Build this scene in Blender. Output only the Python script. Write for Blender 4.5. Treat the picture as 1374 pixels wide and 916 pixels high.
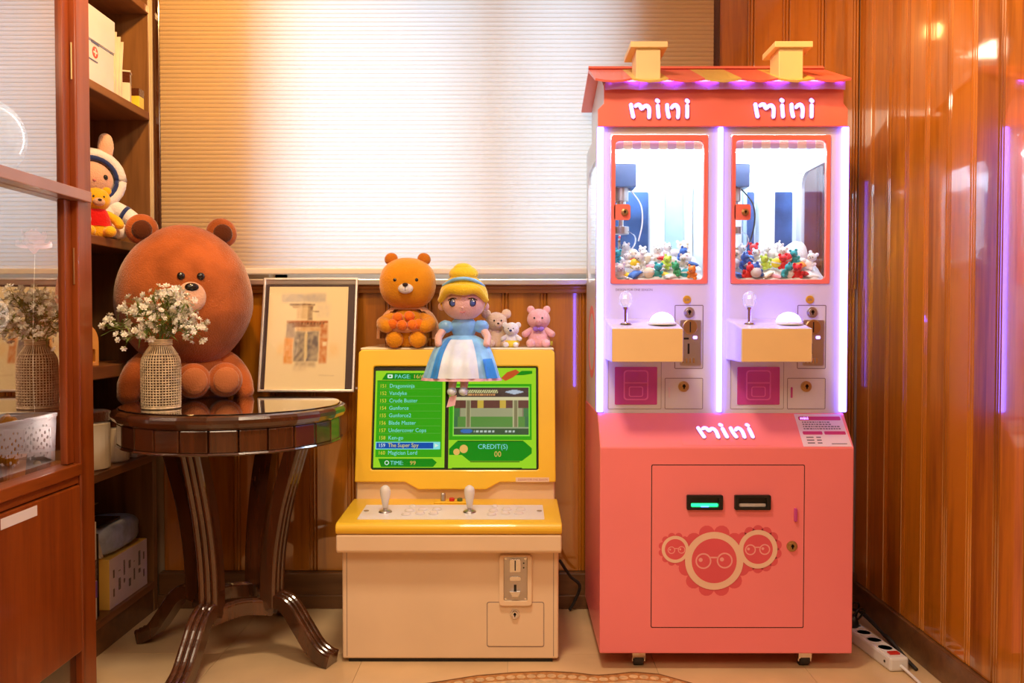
import bpy, bmesh, math, random
from mathutils import Vector, Matrix, Euler, noise as mnoise
R = math.radians
PI = math.pi
random.seed(7)
scene = bpy.context.scene
C = scene.collection
for o in list(bpy.data.objects):
    bpy.data.objects.remove(o)

# ------------------------------------------------------------------ camera
cam_d = bpy.data.cameras.new('camera')
cam = bpy.data.objects.new('camera', cam_d)
C.objects.link(cam)
cam.location = (0, 0, 1.05)
cam.rotation_euler = (R(90 - 1.42), 0, R(0.15))
cam_d.sensor_width = 36
cam_d.lens = 1130 / 1374 * 36
cam_d.clip_start = 0.05
scene.camera = cam

# ------------------------------------------------------------------ world, lights, exposure
world = bpy.data.worlds.new('sky')
scene.world = world
world.use_nodes = True
bg = world.node_tree.nodes['Background']
bg.inputs[0].default_value = (0.75, 0.88, 1.0, 1)
bg.inputs[1].default_value = 1.0
vs = scene.view_settings
vs.view_transform = 'Standard'
vs.look = 'None'
vs.exposure = 0.0
vs.gamma = 1.0
vs.use_curve_mapping = False

WARM = (1.0, 0.78, 0.54)
AMBER = (1.0, 0.54, 0.18)

def area(name, loc, rot, sx, sy, power, col, spread=PI):
    d = bpy.data.lights.new(name, 'AREA')
    d.shape = 'RECTANGLE'
    d.size = sx
    d.size_y = sy
    d.energy = power
    d.color = col
    d.spread = spread
    o = bpy.data.objects.new(name, d)
    C.objects.link(o)
    o.location = loc
    o.rotation_euler = rot
    return o

def spot(name, loc, target, power, col, angle=80, blend=0.6, radius=0.05):
    d = bpy.data.lights.new(name, 'SPOT')
    d.energy = power
    d.color = col
    d.spot_size = R(angle)
    d.spot_blend = blend
    d.shadow_soft_size = radius
    o = bpy.data.objects.new(name, d)
    C.objects.link(o)
    o.location = loc
    o.rotation_euler = (Vector(target) - Vector(loc)).to_track_quat('-Z', 'Y').to_euler()
    return o

# daylight outside the window, ceiling lamps of the room
area('daylight_window', (-0.22, 3.62, 2.0), (R(-90), 0, 0), 2.2, 2.4, 36, (0.56, 0.78, 1.0))
area('ceiling_lamp_room', (-0.3, -0.3, 2.50), (0, 0, 0), 1.6, 1.2, 50, WARM)
area('ceiling_lamp_near', (-0.15, 1.55, 2.52), (0, 0, 0), 0.30, 0.30, 30, WARM)
spot('ceiling_spot_right', (0.40, 1.90, 2.50), (1.25, 2.35, 2.05), 80, AMBER, 85, 0.9, 0.04)
spot('ceiling_spot_left', (-0.85, 2.1, 2.50), (-1.1, 3.0, 1.7), 70, AMBER, 95, 0.8, 0.04)

# ------------------------------------------------------------------ materials
def hexc(h):
    h = h.lstrip('#')
    v = [int(h[i:i + 2], 16) / 255 for i in (0, 2, 4)]
    return tuple(x / 12.92 if x <= 0.04045 else ((x + 0.055) / 1.055) ** 2.4 for x in v)

MATS = {}

def base_mat(name):
    m = bpy.data.materials.new(name)
    m.use_nodes = True
    nt = m.node_tree
    return m, nt, nt.nodes['Principled BSDF']

def mat(name, col, rough=0.5, metal=0.0, var=0.06, vscale=8.0, bump=0.0, bscale=120.0, coat=0.0,
        sheen=0.0, emit=None, estr=0.0, trans=0.0, ior=1.45, spec=0.5, sss=0.0):
    if isinstance(col, str):
        col = hexc(col)
    m, nt, b = base_mat(name)
    N, L = nt.nodes, nt.links
    tc = N.new('ShaderNodeTexCoord')
    if var > 0:
        nz = N.new('ShaderNodeTexNoise')
        nz.inputs['Scale'].default_value = vscale
        nz.inputs['Detail'].default_value = 4
        L.new(tc.outputs['Object'], nz.inputs['Vector'])
        mx = N.new('ShaderNodeMix')
        mx.data_type = 'RGBA'
        mx.inputs[6].default_value = tuple(c * (1 - var) for c in col) + (1,)
        mx.inputs[7].default_value = tuple(min(1, c * (1 + var)) for c in col) + (1,)
        mr = N.new('ShaderNodeMapRange')
        mr.inputs[1].default_value = 0.36
        mr.inputs[2].default_value = 0.64
        L.new(nz.outputs['Fac'], mr.inputs[0])
        L.new(mr.outputs[0], mx.inputs[0])
        L.new(mx.outputs[2], b.inputs['Base Color'])
    else:
        b.inputs['Base Color'].default_value = col + (1,)
    b.inputs['Roughness'].default_value = rough
    b.inputs['Metallic'].default_value = metal
    b.inputs['Specular IOR Level'].default_value = spec
    b.inputs['IOR'].default_value = ior
    b.inputs['Coat Weight'].default_value = coat
    b.inputs['Coat Roughness'].default_value = 0.06
    b.inputs['Sheen Weight'].default_value = sheen
    b.inputs['Sheen Roughness'].default_value = 0.4
    b.inputs['Transmission Weight'].default_value = trans
    if sss:
        b.inputs['Subsurface Weight'].default_value = sss
        b.inputs['Subsurface Radius'].default_value = (0.02, 0.012, 0.008)
    if emit is not None:
        if isinstance(emit, str):
            emit = hexc(emit)
        b.inputs['Emission Color'].default_value = emit + (1,)
        b.inputs['Emission Strength'].default_value = estr
    if bump:
        n2 = N.new('ShaderNodeTexNoise')
        n2.inputs['Scale'].default_value = bscale
        n2.inputs['Detail'].default_value = 3
        L.new(tc.outputs['Object'], n2.inputs['Vector'])
        bp = N.new('ShaderNodeBump')
        bp.inputs['Strength'].default_value = bump
        bp.inputs['Distance'].default_value = 0.004
        L.new(n2.outputs['Fac'], bp.inputs['Height'])
        L.new(bp.outputs['Normal'], b.inputs['Normal'])
    MATS[name] = m
    return m

def wood(name, dark, light, axis='Z', rough=0.35, coat=0.6, coatr=0.08, scale=1.0, rnd=0.35, bump=0.08, coatior=1.6):
    dark = hexc(dark) if isinstance(dark, str) else dark
    light = hexc(light) if isinstance(light, str) else light
    m, nt, b = base_mat(name)
    N, L = nt.nodes, nt.links
    tc = N.new('ShaderNodeTexCoord')
    oi = N.new('ShaderNodeObjectInfo')
    mp = N.new('ShaderNodeMapping')
    s = [14 * scale] * 3
    s['XYZ'.index(axis)] = 0.9 * scale
    mp.inputs['Scale'].default_value = s
    cmb = N.new('ShaderNodeCombineXYZ')
    ml = N.new('ShaderNodeMath')
    ml.operation = 'MULTIPLY'
    ml.inputs[1].default_value = 37.0
    L.new(oi.outputs['Random'], ml.inputs[0])
    for k in range(3):
        L.new(ml.outputs[0], cmb.inputs[k])
    L.new(tc.outputs['Object'], mp.inputs['Vector'])
    L.new(cmb.outputs[0], mp.inputs['Location'])
    n1 = N.new('ShaderNodeTexNoise')
    n1.inputs['Scale'].default_value = 1.6
    n1.inputs['Detail'].default_value = 6
    n1.inputs['Distortion'].default_value = 0.6
    L.new(mp.outputs[0], n1.inputs['Vector'])
    n2 = N.new('ShaderNodeTexNoise')
    n2.inputs['Scale'].default_value = 9
    n2.inputs['Detail'].default_value = 3
    L.new(mp.outputs[0], n2.inputs['Vector'])
    ad = N.new('ShaderNodeMath')
    ad.operation = 'MULTIPLY_ADD'
    ad.inputs[1].default_value = 0.35
    L.new(n2.outputs['Fac'], ad.inputs[0])
    L.new(n1.outputs['Fac'], ad.inputs[2])
    ra = N.new('ShaderNodeMath')
    ra.operation = 'MULTIPLY_ADD'
    ra.inputs[1].default_value = rnd
    L.new(oi.outputs['Random'], ra.inputs[0])
    L.new(ad.outputs[0], ra.inputs[2])
    cr = N.new('ShaderNodeValToRGB')
    cr.color_ramp.elements[0].position = 0.42
    cr.color_ramp.elements[0].color = dark + (1,)
    cr.color_ramp.elements[1].position = 0.98
    cr.color_ramp.elements[1].color = light + (1,)
    L.new(ra.outputs[0], cr.inputs[0])
    L.new(cr.outputs[0], b.inputs['Base Color'])
    b.inputs['Roughness'].default_value = rough
    b.inputs['Coat Weight'].default_value = coat
    b.inputs['Coat Roughness'].default_value = coatr
    b.inputs['Coat IOR'].default_value = coatior
    bp = N.new('ShaderNodeBump')
    bp.inputs['Strength'].default_value = bump
    bp.inputs['Distance'].default_value = 0.003
    L.new(n1.outputs['Fac'], bp.inputs['Height'])
    L.new(bp.outputs['Normal'], b.inputs['Normal'])
    MATS[name] = m
    return m

def emis(name, col, strength):
    if isinstance(col, str):
        col = hexc(col)
    m = bpy.data.materials.new(name)
    m.use_nodes = True
    nt = m.node_tree
    nt.nodes.clear()
    e = nt.nodes.new('ShaderNodeEmission')
    e.inputs[0].default_value = tuple(col) + (1,)
    e.inputs[1].default_value = strength
    o = nt.nodes.new('ShaderNodeOutputMaterial')
    nt.links.new(e.outputs[0], o.inputs[0])
    MATS[name] = m
    return m

def pane_mat(name, tint, mirror, rough=0.0, ior=1.5):
    """thin clear pane: transparent plus a Fresnel mirror"""
    m = bpy.data.materials.new(name)
    m.use_nodes = True
    nt = m.node_tree
    nt.nodes.clear()
    N, L = nt.nodes, nt.links
    t = N.new('ShaderNodeBsdfTransparent')
    t.inputs[0].default_value = tuple(tint) + (1,)
    g = N.new('ShaderNodeBsdfGlossy')
    g.inputs['Roughness'].default_value = rough
    g.inputs[0].default_value = (1, 1, 1, 1)
    fr = N.new('ShaderNodeFresnel')
    ge = N.new('ShaderNodeNewGeometry')
    im = N.new('ShaderNodeMath')
    im.operation = 'MULTIPLY_ADD'
    im.inputs[1].default_value = 1 / ior - ior
    im.inputs[2].default_value = ior
    L.new(ge.outputs['Backfacing'], im.inputs[0])
    L.new(im.outputs[0], fr.inputs[0])
    ad = N.new('ShaderNodeMath')
    ad.operation = 'ADD'
    ad.use_clamp = True
    ad.inputs[1].default_value = mirror
    L.new(fr.outputs[0], ad.inputs[0])
    mx = N.new('ShaderNodeMixShader')
    L.new(ad.outputs[0], mx.inputs[0])
    L.new(t.outputs[0], mx.inputs[1])
    L.new(g.outputs[0], mx.inputs[2])
    o = N.new('ShaderNodeOutputMaterial')
    L.new(mx.outputs[0], o.inputs[0])
    MATS[name] = m
    return m

def blind_mat(name):
    m = bpy.data.materials.new(name)
    m.use_nodes = True
    nt = m.node_tree
    nt.nodes.clear()
    N, L = nt.nodes, nt.links
    d = N.new('ShaderNodeBsdfDiffuse')
    d.inputs[0].default_value = (0.86, 0.62, 0.32, 1)
    t = N.new('ShaderNodeBsdfTranslucent')
    t.inputs[0].default_value = (0.93, 0.93, 0.92, 1)
    mx = N.new('ShaderNodeMixShader')
    mx.inputs[0].default_value = 0.5
    tc = N.new('ShaderNodeTexCoord')
    nz = N.new('ShaderNodeTexNoise')
    nz.inputs['Scale'].default_value = 300
    L.new(tc.outputs['Object'], nz.inputs['Vector'])
    bp = N.new('ShaderNodeBump')
    bp.inputs['Strength'].default_value = 0.15
    bp.inputs['Distance'].default_value = 0.001
    L.new(nz.outputs['Fac'], bp.inputs['Height'])
    L.new(bp.outputs[0], d.inputs['Normal'])
    L.new(d.outputs[0], mx.inputs[1])
    L.new(t.outputs[0], mx.inputs[2])
    o = N.new('ShaderNodeOutputMaterial')
    L.new(mx.outputs[0], o.inputs[0])
    MATS[name] = m
    return m

def vcol_mat(name, emit=0.0, rough=0.8):
    m, nt, b = base_mat(name)
    a = nt.nodes.new('ShaderNodeAttribute')
    a.attribute_name = 'Col'
    if emit:
        nt.links.new(a.outputs['Color'], b.inputs['Emission Color'])
        b.inputs['Emission Strength'].default_value = emit
        b.inputs['Base Color'].default_value = (0.02, 0.02, 0.02, 1)
    else:
        nt.links.new(a.outputs['Color'], b.inputs['Base Color'])
    b.inputs['Roughness'].default_value = rough
    MATS[name] = m
    return m

# wood
W_wall = wood('varnished_wall_wood', (0.15, 0.036, 0.002), (0.55, 0.185, 0.006), 'Z', 0.30, 1.0, 0.045, bump=0.025, coatior=2.1)
W_cab = wood('red_cabinet_wood', (0.15, 0.024, 0.003), (0.33, 0.068, 0.006), 'Z', 0.35, 0.3, 0.1, rnd=0.1)
W_cabh = wood('red_cabinet_wood_level', (0.18, 0.032, 0.004), (0.38, 0.090, 0.008), 'Y', 0.35, 0.3, 0.1, rnd=0.1)
W_shelf = wood('brown_shelf_wood', (0.13, 0.055, 0.018), (0.30, 0.14, 0.045), 'Z', 0.4, 0.3, 0.15, rnd=0.1)
W_shelfh = wood('brown_shelf_wood_level', (0.14, 0.05, 0.017), (0.30, 0.12, 0.04), 'Y', 0.4, 0.3, 0.15, rnd=0.1)
W_dark = wood('dark_table_wood', (0.020, 0.006, 0.002), (0.10, 0.030, 0.009), 'Z', 0.25, 0.9, 0.07, rnd=0.12)
W_darkh = wood('dark_table_wood_level', (0.020, 0.006, 0.002), (0.10, 0.030, 0.009), 'X', 0.25, 0.9, 0.07, rnd=0.12)
W_base = wood('baseboard_wood', (0.09, 0.035, 0.010), (0.20, 0.085, 0.026), 'X', 0.4, 0.3, 0.15, rnd=0.1)
W_rail = wood('chair_rail_wood', (0.25, 0.08, 0.012), (0.48, 0.18, 0.03), 'X', 0.3, 0.6, 0.1, rnd=0.1)
# plain
M_floor = mat('beige_floor_tile', (0.74, 0.52, 0.28), 0.28, var=0.10, vscale=3.5, coat=0.15)
M_grout = mat('floor_joint', (0.40, 0.33, 0.25), 0.8)
M_ceiling = mat('ceiling_paint', (0.78, 0.70, 0.58), 0.9)
M_plaster = mat('wall_plaster', (0.42, 0.30, 0.19), 0.9)
M_blind = blind_mat('pleated_blind_cloth')
M_silver = mat('brushed_aluminium', (0.72, 0.70, 0.68), 0.32, 0.9, var=0.03)
M_chrome = mat('chrome', (0.80, 0.79, 0.78), 0.15, 1.0, var=0.0)
M_steel = mat('coin_plate_steel', (0.55, 0.52, 0.50), 0.35, 1.0, var=0.05)
M_brass = mat('lock_brass', (0.60, 0.42, 0.20), 0.3, 1.0, var=0.05)
M_gold = mat('gold_badge', (0.85, 0.52, 0.05), 0.35, 0.6, var=0.05)
M_black = mat('black_plastic', (0.012, 0.011, 0.011), 0.35, var=0.0)
M_rubber = mat('dark_rubber', (0.03, 0.025, 0.022), 0.7, var=0.0)
M_windowpane = pane_mat('window_pane', (0.95, 0.98, 1.0), 0.02)
M_white = mat('white_plastic', (0.80, 0.78, 0.76), 0.4, var=0.02)
M_whitepaint = mat('white_enamel', (0.70, 0.69, 0.72), 0.35, var=0.02, coat=0.2)
# claw machine
M_pink = mat('pink_enamel', (0.95, 0.235, 0.25), 0.38, var=0.02, vscale=3, coat=0.25)
M_coral = mat('coral_enamel', (0.92, 0.20, 0.14), 0.4, var=0.02, coat=0.2)
M_roofy = mat('yellow_roof_enamel', (0.88, 0.62, 0.16), 0.4, var=0.03, coat=0.2)
M_chim = mat('cream_yellow_enamel', (0.86, 0.68, 0.32), 0.45, var=0.03)
M_pinkdark = mat('logo_dark_pink', (0.76, 0.10, 0.13), 0.45, var=0.03)
M_logocream = mat('logo_cream', (0.88, 0.58, 0.42), 0.45, var=0.02)
M_logolight = mat('logo_light_pink', (0.90, 0.40, 0.38), 0.45, var=0.02)
M_flap = mat('pink_acrylic_violet_cast', (0.72, 0.09, 0.42), 0.2, var=0.05, trans=0.25, coat=0.4)  # pink flap; violet light falling on it is put into the base colour
M_fringe = mat('lavender_cloth', (0.60, 0.52, 0.90), 0.7, var=0.02)
M_carr = mat('carriage_steel', (0.05, 0.07, 0.13), 0.3, var=0.2, coat=0.4)
M_rib = mat('pale_magenta', (0.76, 0.16, 0.50), 0.3, var=0.02)
M_valance = mat('valance_violet_cast', (0.62, 0.34, 0.72), 0.4, var=0.02)  # lilac base carries the violet LED light on the valance
M_boxfront = mat('control_box_cream', (0.88, 0.60, 0.28), 0.45, var=0.02)
M_rail = mat('rail_painted_sheen', (0.40, 0.19, 0.14), 0.35, var=0.08, coat=0.6)  # pale reflected sheen is put into a lighter base colour
M_led = emis('led_strip_white_violet', (0.125, 0.095, 1.0), 15.0)
M_letter = emis('letter_light', (0.36, 0.22, 1.0), 5.5)
M_violet = emis('violet_led', (0.36, 0.08, 1.0), 22.0)
M_inled = emis('inner_led_white', (0.72, 0.88, 1.0), 75.0)
M_dome = emis('dome_button_light', (0.14, 0.10, 1.0), 18.0)
M_inwhite = mat('inner_white_panel', (0.86, 0.90, 0.94), 0.35, var=0.01)
M_inblue = mat('inner_dark_glass', (0.045, 0.09, 0.22), 0.12, var=0.35, vscale=9, coat=0.6)
M_inpale = mat('inner_pale_glass', (0.45, 0.62, 0.80), 0.15, var=0.1, coat=0.4)
M_clearpane = pane_mat('clear_window_pane', (0.97, 0.98, 1.0), 0.0, ior=1.35)
M_green = emis('green_slot_light', (0.02, 1.0, 0.22), 3.0)
M_bluel = emis('blue_slot_light', (0.10, 0.35, 1.0), 4.0)
M_crystal = mat('crystal_knob', (0.92, 0.93, 1.0), 0.08, var=0.0, trans=0.75, coat=0.5, emit=(0.6, 0.6, 1.0), estr=0.12)
M_stickerw = mat('notice_paper', (0.80, 0.62, 0.66), 0.5, var=0.02)
M_stickerp = mat('notice_magenta', (0.58, 0.03, 0.16), 0.5, var=0.02)
M_print = mat('printed_grey', (0.20, 0.14, 0.16), 0.6, var=0.0)
M_printred = mat('printed_red', (0.45, 0.08, 0.06), 0.6, var=0.0)
# arcade
M_arcy = mat('arcade_yellow', (0.92, 0.58, 0.035), 0.35, var=0.03, vscale=4, coat=0.25)
M_arcw = mat('arcade_cream', (0.84, 0.63, 0.41), 0.4, var=0.03, vscale=4, coat=0.2)
M_arclid = mat('arcade_lid_cream', (0.84, 0.76, 0.56), 0.4, var=0.03)
M_panelw = mat('control_plate_white', (0.84, 0.82, 0.80), 0.3, var=0.02, coat=0.3)
M_button = mat('white_button', (0.84, 0.78, 0.74), 0.3, var=0.0, coat=0.4)
M_red = mat('red_plastic', (0.62, 0.03, 0.02), 0.35, var=0.0)
M_grn = mat('olive_plastic', (0.10, 0.14, 0.03), 0.35, var=0.0)
M_screenglass = pane_mat('screen_glass', (0.94, 0.97, 0.95), 0.0, ior=1.38)
# toys
def fur(name, col, var=0.14, vs=7):
    return mat(name, col, 0.9, var=var, vscale=vs, bump=0.8, bscale=210, sheen=0.6, spec=0.1)
M_brown = fur('brown_plush', (0.40, 0.105, 0.026), 0.30, 7)
M_sole = fur('light_brown_plush', (0.50, 0.17, 0.060), 0.15, 7)
M_browninner = fur('dark_brown_plush', (0.10, 0.026, 0.008))
M_muzzle = fur('peach_plush', (0.78, 0.46, 0.32))
M_honey = fur('honey_plush', (0.72, 0.29, 0.012), 0.14)
M_honeyd = fur('dark_honey_plush', (0.50, 0.16, 0.012))
M_cape = fur('salmon_cloth', (0.70, 0.33, 0.16))
M_orange = fur('orange_plush', (0.86, 0.20, 0.015))
M_whitefur = fur('white_plush', (0.82, 0.80, 0.80))
M_beigefur = fur('beige_plush', (0.72, 0.52, 0.36))
M_pinkfur = fur('pink_plush', (0.85, 0.46, 0.46))
M_yellowfur = fur('yellow_plush', (0.86, 0.46, 0.02))
M_redcloth = fur('red_felt', (0.60, 0.012, 0.010))
M_skin = fur('doll_skin_cloth', (0.84, 0.52, 0.44), 0.04)
M_hair = fur('blonde_felt', (0.92, 0.62, 0.03), 0.10)
M_satin = mat('pale_blue_satin', (0.24, 0.55, 1.0), 0.32, var=0.22, vscale=18, sheen=0.4)
M_satinb = mat('blue_satin', (0.03, 0.28, 0.85), 0.35, var=0.15, vscale=18, sheen=0.4)
M_satinw = mat('white_satin', (0.72, 0.84, 1.0), 0.4, var=0.08, vscale=18, sheen=0.4)
M_trimp = mat('pink_lace', (0.85, 0.55, 0.62), 0.7, var=0.1)
M_purple = mat('purple_ribbon', (0.32, 0.16, 0.62), 0.5, var=0.1)
M_shorts = fur('yellow_cloth', (0.90, 0.70, 0.06))
M_navy = fur('navy_cloth', (0.03, 0.05, 0.18))
M_eye = mat('black_bead', (0.01, 0.008, 0.008), 0.2, var=0.0, coat=0.6)
M_iris = mat('blue_eye_print', (0.06, 0.10, 0.30), 0.4, var=0.0)
M_stitch = mat('dark_thread', (0.03, 0.014, 0.01), 0.8, var=0.0)
M_blush = mat('lip_thread', (0.65, 0.22, 0.20), 0.8, var=0.0)
# misc
M_rattan = mat('pale_rattan', (0.70, 0.55, 0.34), 0.6, var=0.2, vscale=60, bump=0.2, bscale=300)
M_bottle = mat('vase_inner', (0.12, 0.065, 0.03), 0.5, var=0.1)
M_blossom = mat('white_blossom', (0.88, 0.85, 0.74), 0.6, var=0.06, sss=0.1)
M_leaf = mat('grass_green_stem', (0.16, 0.22, 0.035), 0.6, var=0.3, vscale=30)
M_matboard = mat('plum_mat_board', (0.055, 0.030, 0.030), 0.35, var=0.1, coat=0.25)
M_paint = vcol_mat('watercolour_print', 0, 0.7)
M_screenart = vcol_mat('screen_picture', 0.85)
M_glossdark = mat('table_glass', (0.018, 0.009, 0.006), 0.03, var=0.0, coat=1.0, spec=0.8)
M_cabglass = pane_mat('cabinet_glass', (0.86, 0.86, 0.86), 0.40, ior=1.5)
M_ivory = mat('ivory_plastic', (0.80, 0.74, 0.64), 0.4, var=0.02)
M_cardw = mat('white_card', (0.78, 0.74, 0.72), 0.6, var=0.03)
M_paper = mat('manila_paper', (0.70, 0.58, 0.36), 0.8, var=0.1)
M_paperw = mat('pale_paper', (0.78, 0.70, 0.56), 0.8, var=0.08)
M_cardy = mat('yellow_card', (0.88, 0.56, 0.10), 0.6, var=0.05)
M_cardlil = mat('lilac_card', (0.74, 0.62, 0.66), 0.6, var=0.06)
M_bluewrap = mat('blue_grey_wrapper', (0.32, 0.37, 0.52), 0.35, var=0.25, vscale=20, bump=0.5, bscale=30)
M_greywrap = mat('grey_wrapper', (0.52, 0.46, 0.42), 0.35, var=0.2, vscale=20, bump=0.5, bscale=30)
M_bluebag = mat('blue_film', (0.10, 0.14, 0.36), 0.3, var=0.25, vscale=20, bump=0.4, bscale=30)
M_bag = mat('clear_plastic_bag', (0.84, 0.80, 0.72), 0.25, var=0.06, vscale=14, bump=0.9, bscale=26, coat=0.4)
M_basket = mat('white_lace_plastic', (0.78, 0.74, 0.76), 0.4, var=0.02)
M_lightglass = mat('pale_blue_glass', (0.42, 0.62, 0.84), 0.1, var=0.35, vscale=14, coat=0.6)
M_petal = mat('pink_petal', (0.95, 0.36, 0.34), 0.5, var=0.12, vscale=40, sss=0.1)
M_orn = mat('orange_wood', (0.70, 0.30, 0.05), 0.5, var=0.1)
M_rugc = mat('rug_cream', (0.66, 0.46, 0.24), 0.95, var=0.18, vscale=60, bump=0.4, bscale=300)
M_rugb = mat('rug_brown', (0.20, 0.085, 0.025), 0.95, var=0.2, vscale=60, bump=0.4, bscale=300)
M_rugo = mat('rug_orange', (0.50, 0.23, 0.07), 0.95, var=0.2, vscale=60, bump=0.4, bscale=300)
M_addedfill = emis('cabinet_added_fill', (1.0, 0.88, 0.78), 26.0)  # added glow that lights the basket and shelf behind the glass

# ------------------------------------------------------------------ object helpers
ORIG = {}

def base_of(p):
    v = Vector((0, 0, 0))
    while p is not None:
        v += Vector(p.location)
        p = p.parent
    return v

def obj(name, bm, m, parent=None, smooth=False, local=False, bevel=0.0, seg=2, label=None, shift=None):
    """link a bmesh (in world coordinates unless local) as one mesh object"""
    me = bpy.data.meshes.new(name)
    bmesh.ops.recalc_face_normals(bm, faces=bm.faces)
    bm.to_mesh(me)
    bm.free()
    if parent is not None and not local:
        me.transform(Matrix.Translation(-base_of(parent)))
    if smooth:
        for p in me.polygons:
            p.use_smooth = True
    me.materials.append(MATS[m] if isinstance(m, str) else m)
    o = bpy.data.objects.new(name, me)
    C.objects.link(o)
    if parent is not None:
        o.parent = parent
    if bevel:
        md = o.modifiers.new('bevel', 'BEVEL')
        md.width = bevel
        md.segments = seg
        md.limit_method = 'ANGLE'
        md.angle_limit = R(40)
        md.harden_normals = False
    if label:
        o['label'] = label
    return o

def settle(o):
    """put a single-mesh thing's origin at the middle of its base"""
    me = o.data
    xs = [v.co for v in me.vertices]
    c = Vector(((min(v.x for v in xs) + max(v.x for v in xs)) / 2,
                (min(v.y for v in xs) + max(v.y for v in xs)) / 2, min(v.z for v in xs)))
    me.transform(Matrix.Translation(-c))
    o.location = c
    return o

def tag(o, label, cat, group=None, kind=None):
    o['label'] = label
    o['category'] = cat
    if group:
        o['group'] = group
    if kind:
        o['kind'] = kind
    return o

def thing(name, label, cat, loc=(0, 0, 0), rotz=0.0, group=None):
    o = bpy.data.objects.new(name, None)
    C.objects.link(o)
    o.empty_display_size = 0.05
    o.location = loc
    o.rotation_euler = (0, 0, rotz)
    tag(o, label, cat, group)
    return o

def struct(name, bm, m, parent=None, **k):
    o = obj(name, bm, m, parent, **k)
    if parent is None:
        o['kind'] = 'structure'
    return o

def dup(o, parent=None):
    c = o.copy()
    C.objects.link(c)
    c.parent = parent
    for ch in list(o.children):
        dup(ch, c)
    return c

def new():
    return bmesh.new()

def xf(bm, verts, M):
    bmesh.ops.transform(bm, matrix=M, verts=verts)

def box(bm, x0, x1, y0, y1, z0, z1, M=None):
    r = bmesh.ops.create_cube(bm, size=1.0)
    v = r['verts']
    xf(bm, v, Matrix.Translation(((x0 + x1) / 2, (y0 + y1) / 2, (z0 + z1) / 2)) @
       Matrix.Diagonal((x1 - x0, y1 - y0, z1 - z0, 1)))
    if M is not None:
        xf(bm, v, M)
    return v

def cyl(bm, c, r, h, axis='Z', seg=24, r2=None, M=None):
    q = bmesh.ops.create_cone(bm, cap_ends=True, segments=seg, radius1=r, radius2=r if r2 is None else r2, depth=h)
    v = q['verts']
    rot = {'Z': Matrix.Identity(4), 'Y': Matrix.Rotation(R(90), 4, 'X'), 'X': Matrix.Rotation(R(90), 4, 'Y')}[axis]
    xf(bm, v, Matrix.Translation(c) @ rot)
    if M is not None:
        xf(bm, v, M)
    return v

def blob(bm, c, r, rot=(0, 0, 0), seg=20, ring=14, nz=0.0, nf=6.0, e=1.0):
    q = bmesh.ops.create_uvsphere(bm, u_segments=seg, v_segments=ring, radius=1.0)
    v = q['verts']
    if e != 1.0:
        for w in v:
            w.co = Vector([math.copysign(abs(t) ** e, t) for t in w.co])
    if nz:
        for w in v:
            w.co *= 1 + nz * mnoise.noise(w.co * 2.2 + Vector(c) * nf * 10)
    xf(bm, v, Matrix.Translation(c) @ Euler(rot).to_matrix().to_4x4() @ Matrix.Diagonal((r[0], r[1], r[2], 1)))
    return v

def spline(pts, n):
    """Catmull-Rom through pts (tuples of any length)"""
    out = []
    P = [tuple(pts[0])] + [tuple(p) for p in pts] + [tuple(pts[-1])]
    for i in range(1, len(P) - 2):
        for k in range(n):
            t = k / n
            a, b, c, d = P[i - 1], P[i], P[i + 1], P[i + 2]
            out.append(tuple(0.5 * (2 * b[j] + (c[j] - a[j]) * t + (2 * a[j] - 5 * b[j] + 4 * c[j] - d[j]) * t * t +
                                    (3 * b[j] - a[j] - 3 * c[j] + d[j]) * t ** 3) for j in range(len(b))))
    out.append(tuple(pts[-1]))
    return out

def sweep(bm, path, section, up=(0, 0, 1), scales=None, cap=True):
    """section: list of (a,b) ; a along side vector, b along up-ish vector"""
    pts = [Vector(p) for p in path]
    up = Vector(up)
    rings = []
    n = len(pts)
    for i, p in enumerate(pts):
        t = (pts[min(i + 1, n - 1)] - pts[max(i - 1, 0)]).normalized()
        side = t.cross(up)
        if side.length < 1e-4:
            side = t.cross(Vector((1, 0.3, 0)))
        side.normalize()
        u2 = side.cross(t).normalized()
        s = 1.0 if scales is None else scales[i]
        rings.append([bm.verts.new(p + side * a * s + u2 * b * s) for a, b in section])
    k = len(section)
    for i in range(n - 1):
        for j in range(k):
            bm.faces.new((rings[i][j], rings[i][(j + 1) % k], rings[i + 1][(j + 1) % k], rings[i + 1][j]))
    if cap:
        bm.faces.new(rings[0][::-1])
        bm.faces.new(rings[-1])
    return rings

def circ(r, n=8, sx=1.0, sy=1.0):
    return [(r * sx * math.cos(2 * PI * i / n), r * sy * math.sin(2 * PI * i / n)) for i in range(n)]

def tube(bm, pts, r, n=8, up=(0.13, 0.21, 1), smooth_n=0, radii=None, round_ends=False):
    if smooth_n:
        if radii is not None:
            q = spline([tuple(p) + (rr,) for p, rr in zip(pts, radii)], smooth_n)
            pts = [a[:3] for a in q]
            radii = [a[3] for a in q]
        else:
            pts = spline(pts, smooth_n)
    if radii is None:
        radii = [r] * len(pts)
    if round_ends:
        P = [Vector(p) for p in pts]
        d0 = (P[0] - P[1]).normalized()
        d1 = (P[-1] - P[-2]).normalized()
        a, b = [], []
        for ang in (80, 60, 40, 20):
            a.append((P[0] + d0 * radii[0] * math.sin(R(ang)), radii[0] * math.cos(R(ang))))
            b.append((P[-1] + d1 * radii[-1] * math.sin(R(ang)), radii[-1] * math.cos(R(ang))))
        pts = [x[0] for x in a] + list(P) + [x[0] for x in reversed(b)]
        radii = [x[1] for x in a] + list(radii) + [x[1] for x in reversed(b)]
    return sweep(bm, pts, circ(1.0, n), up, radii)

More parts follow.
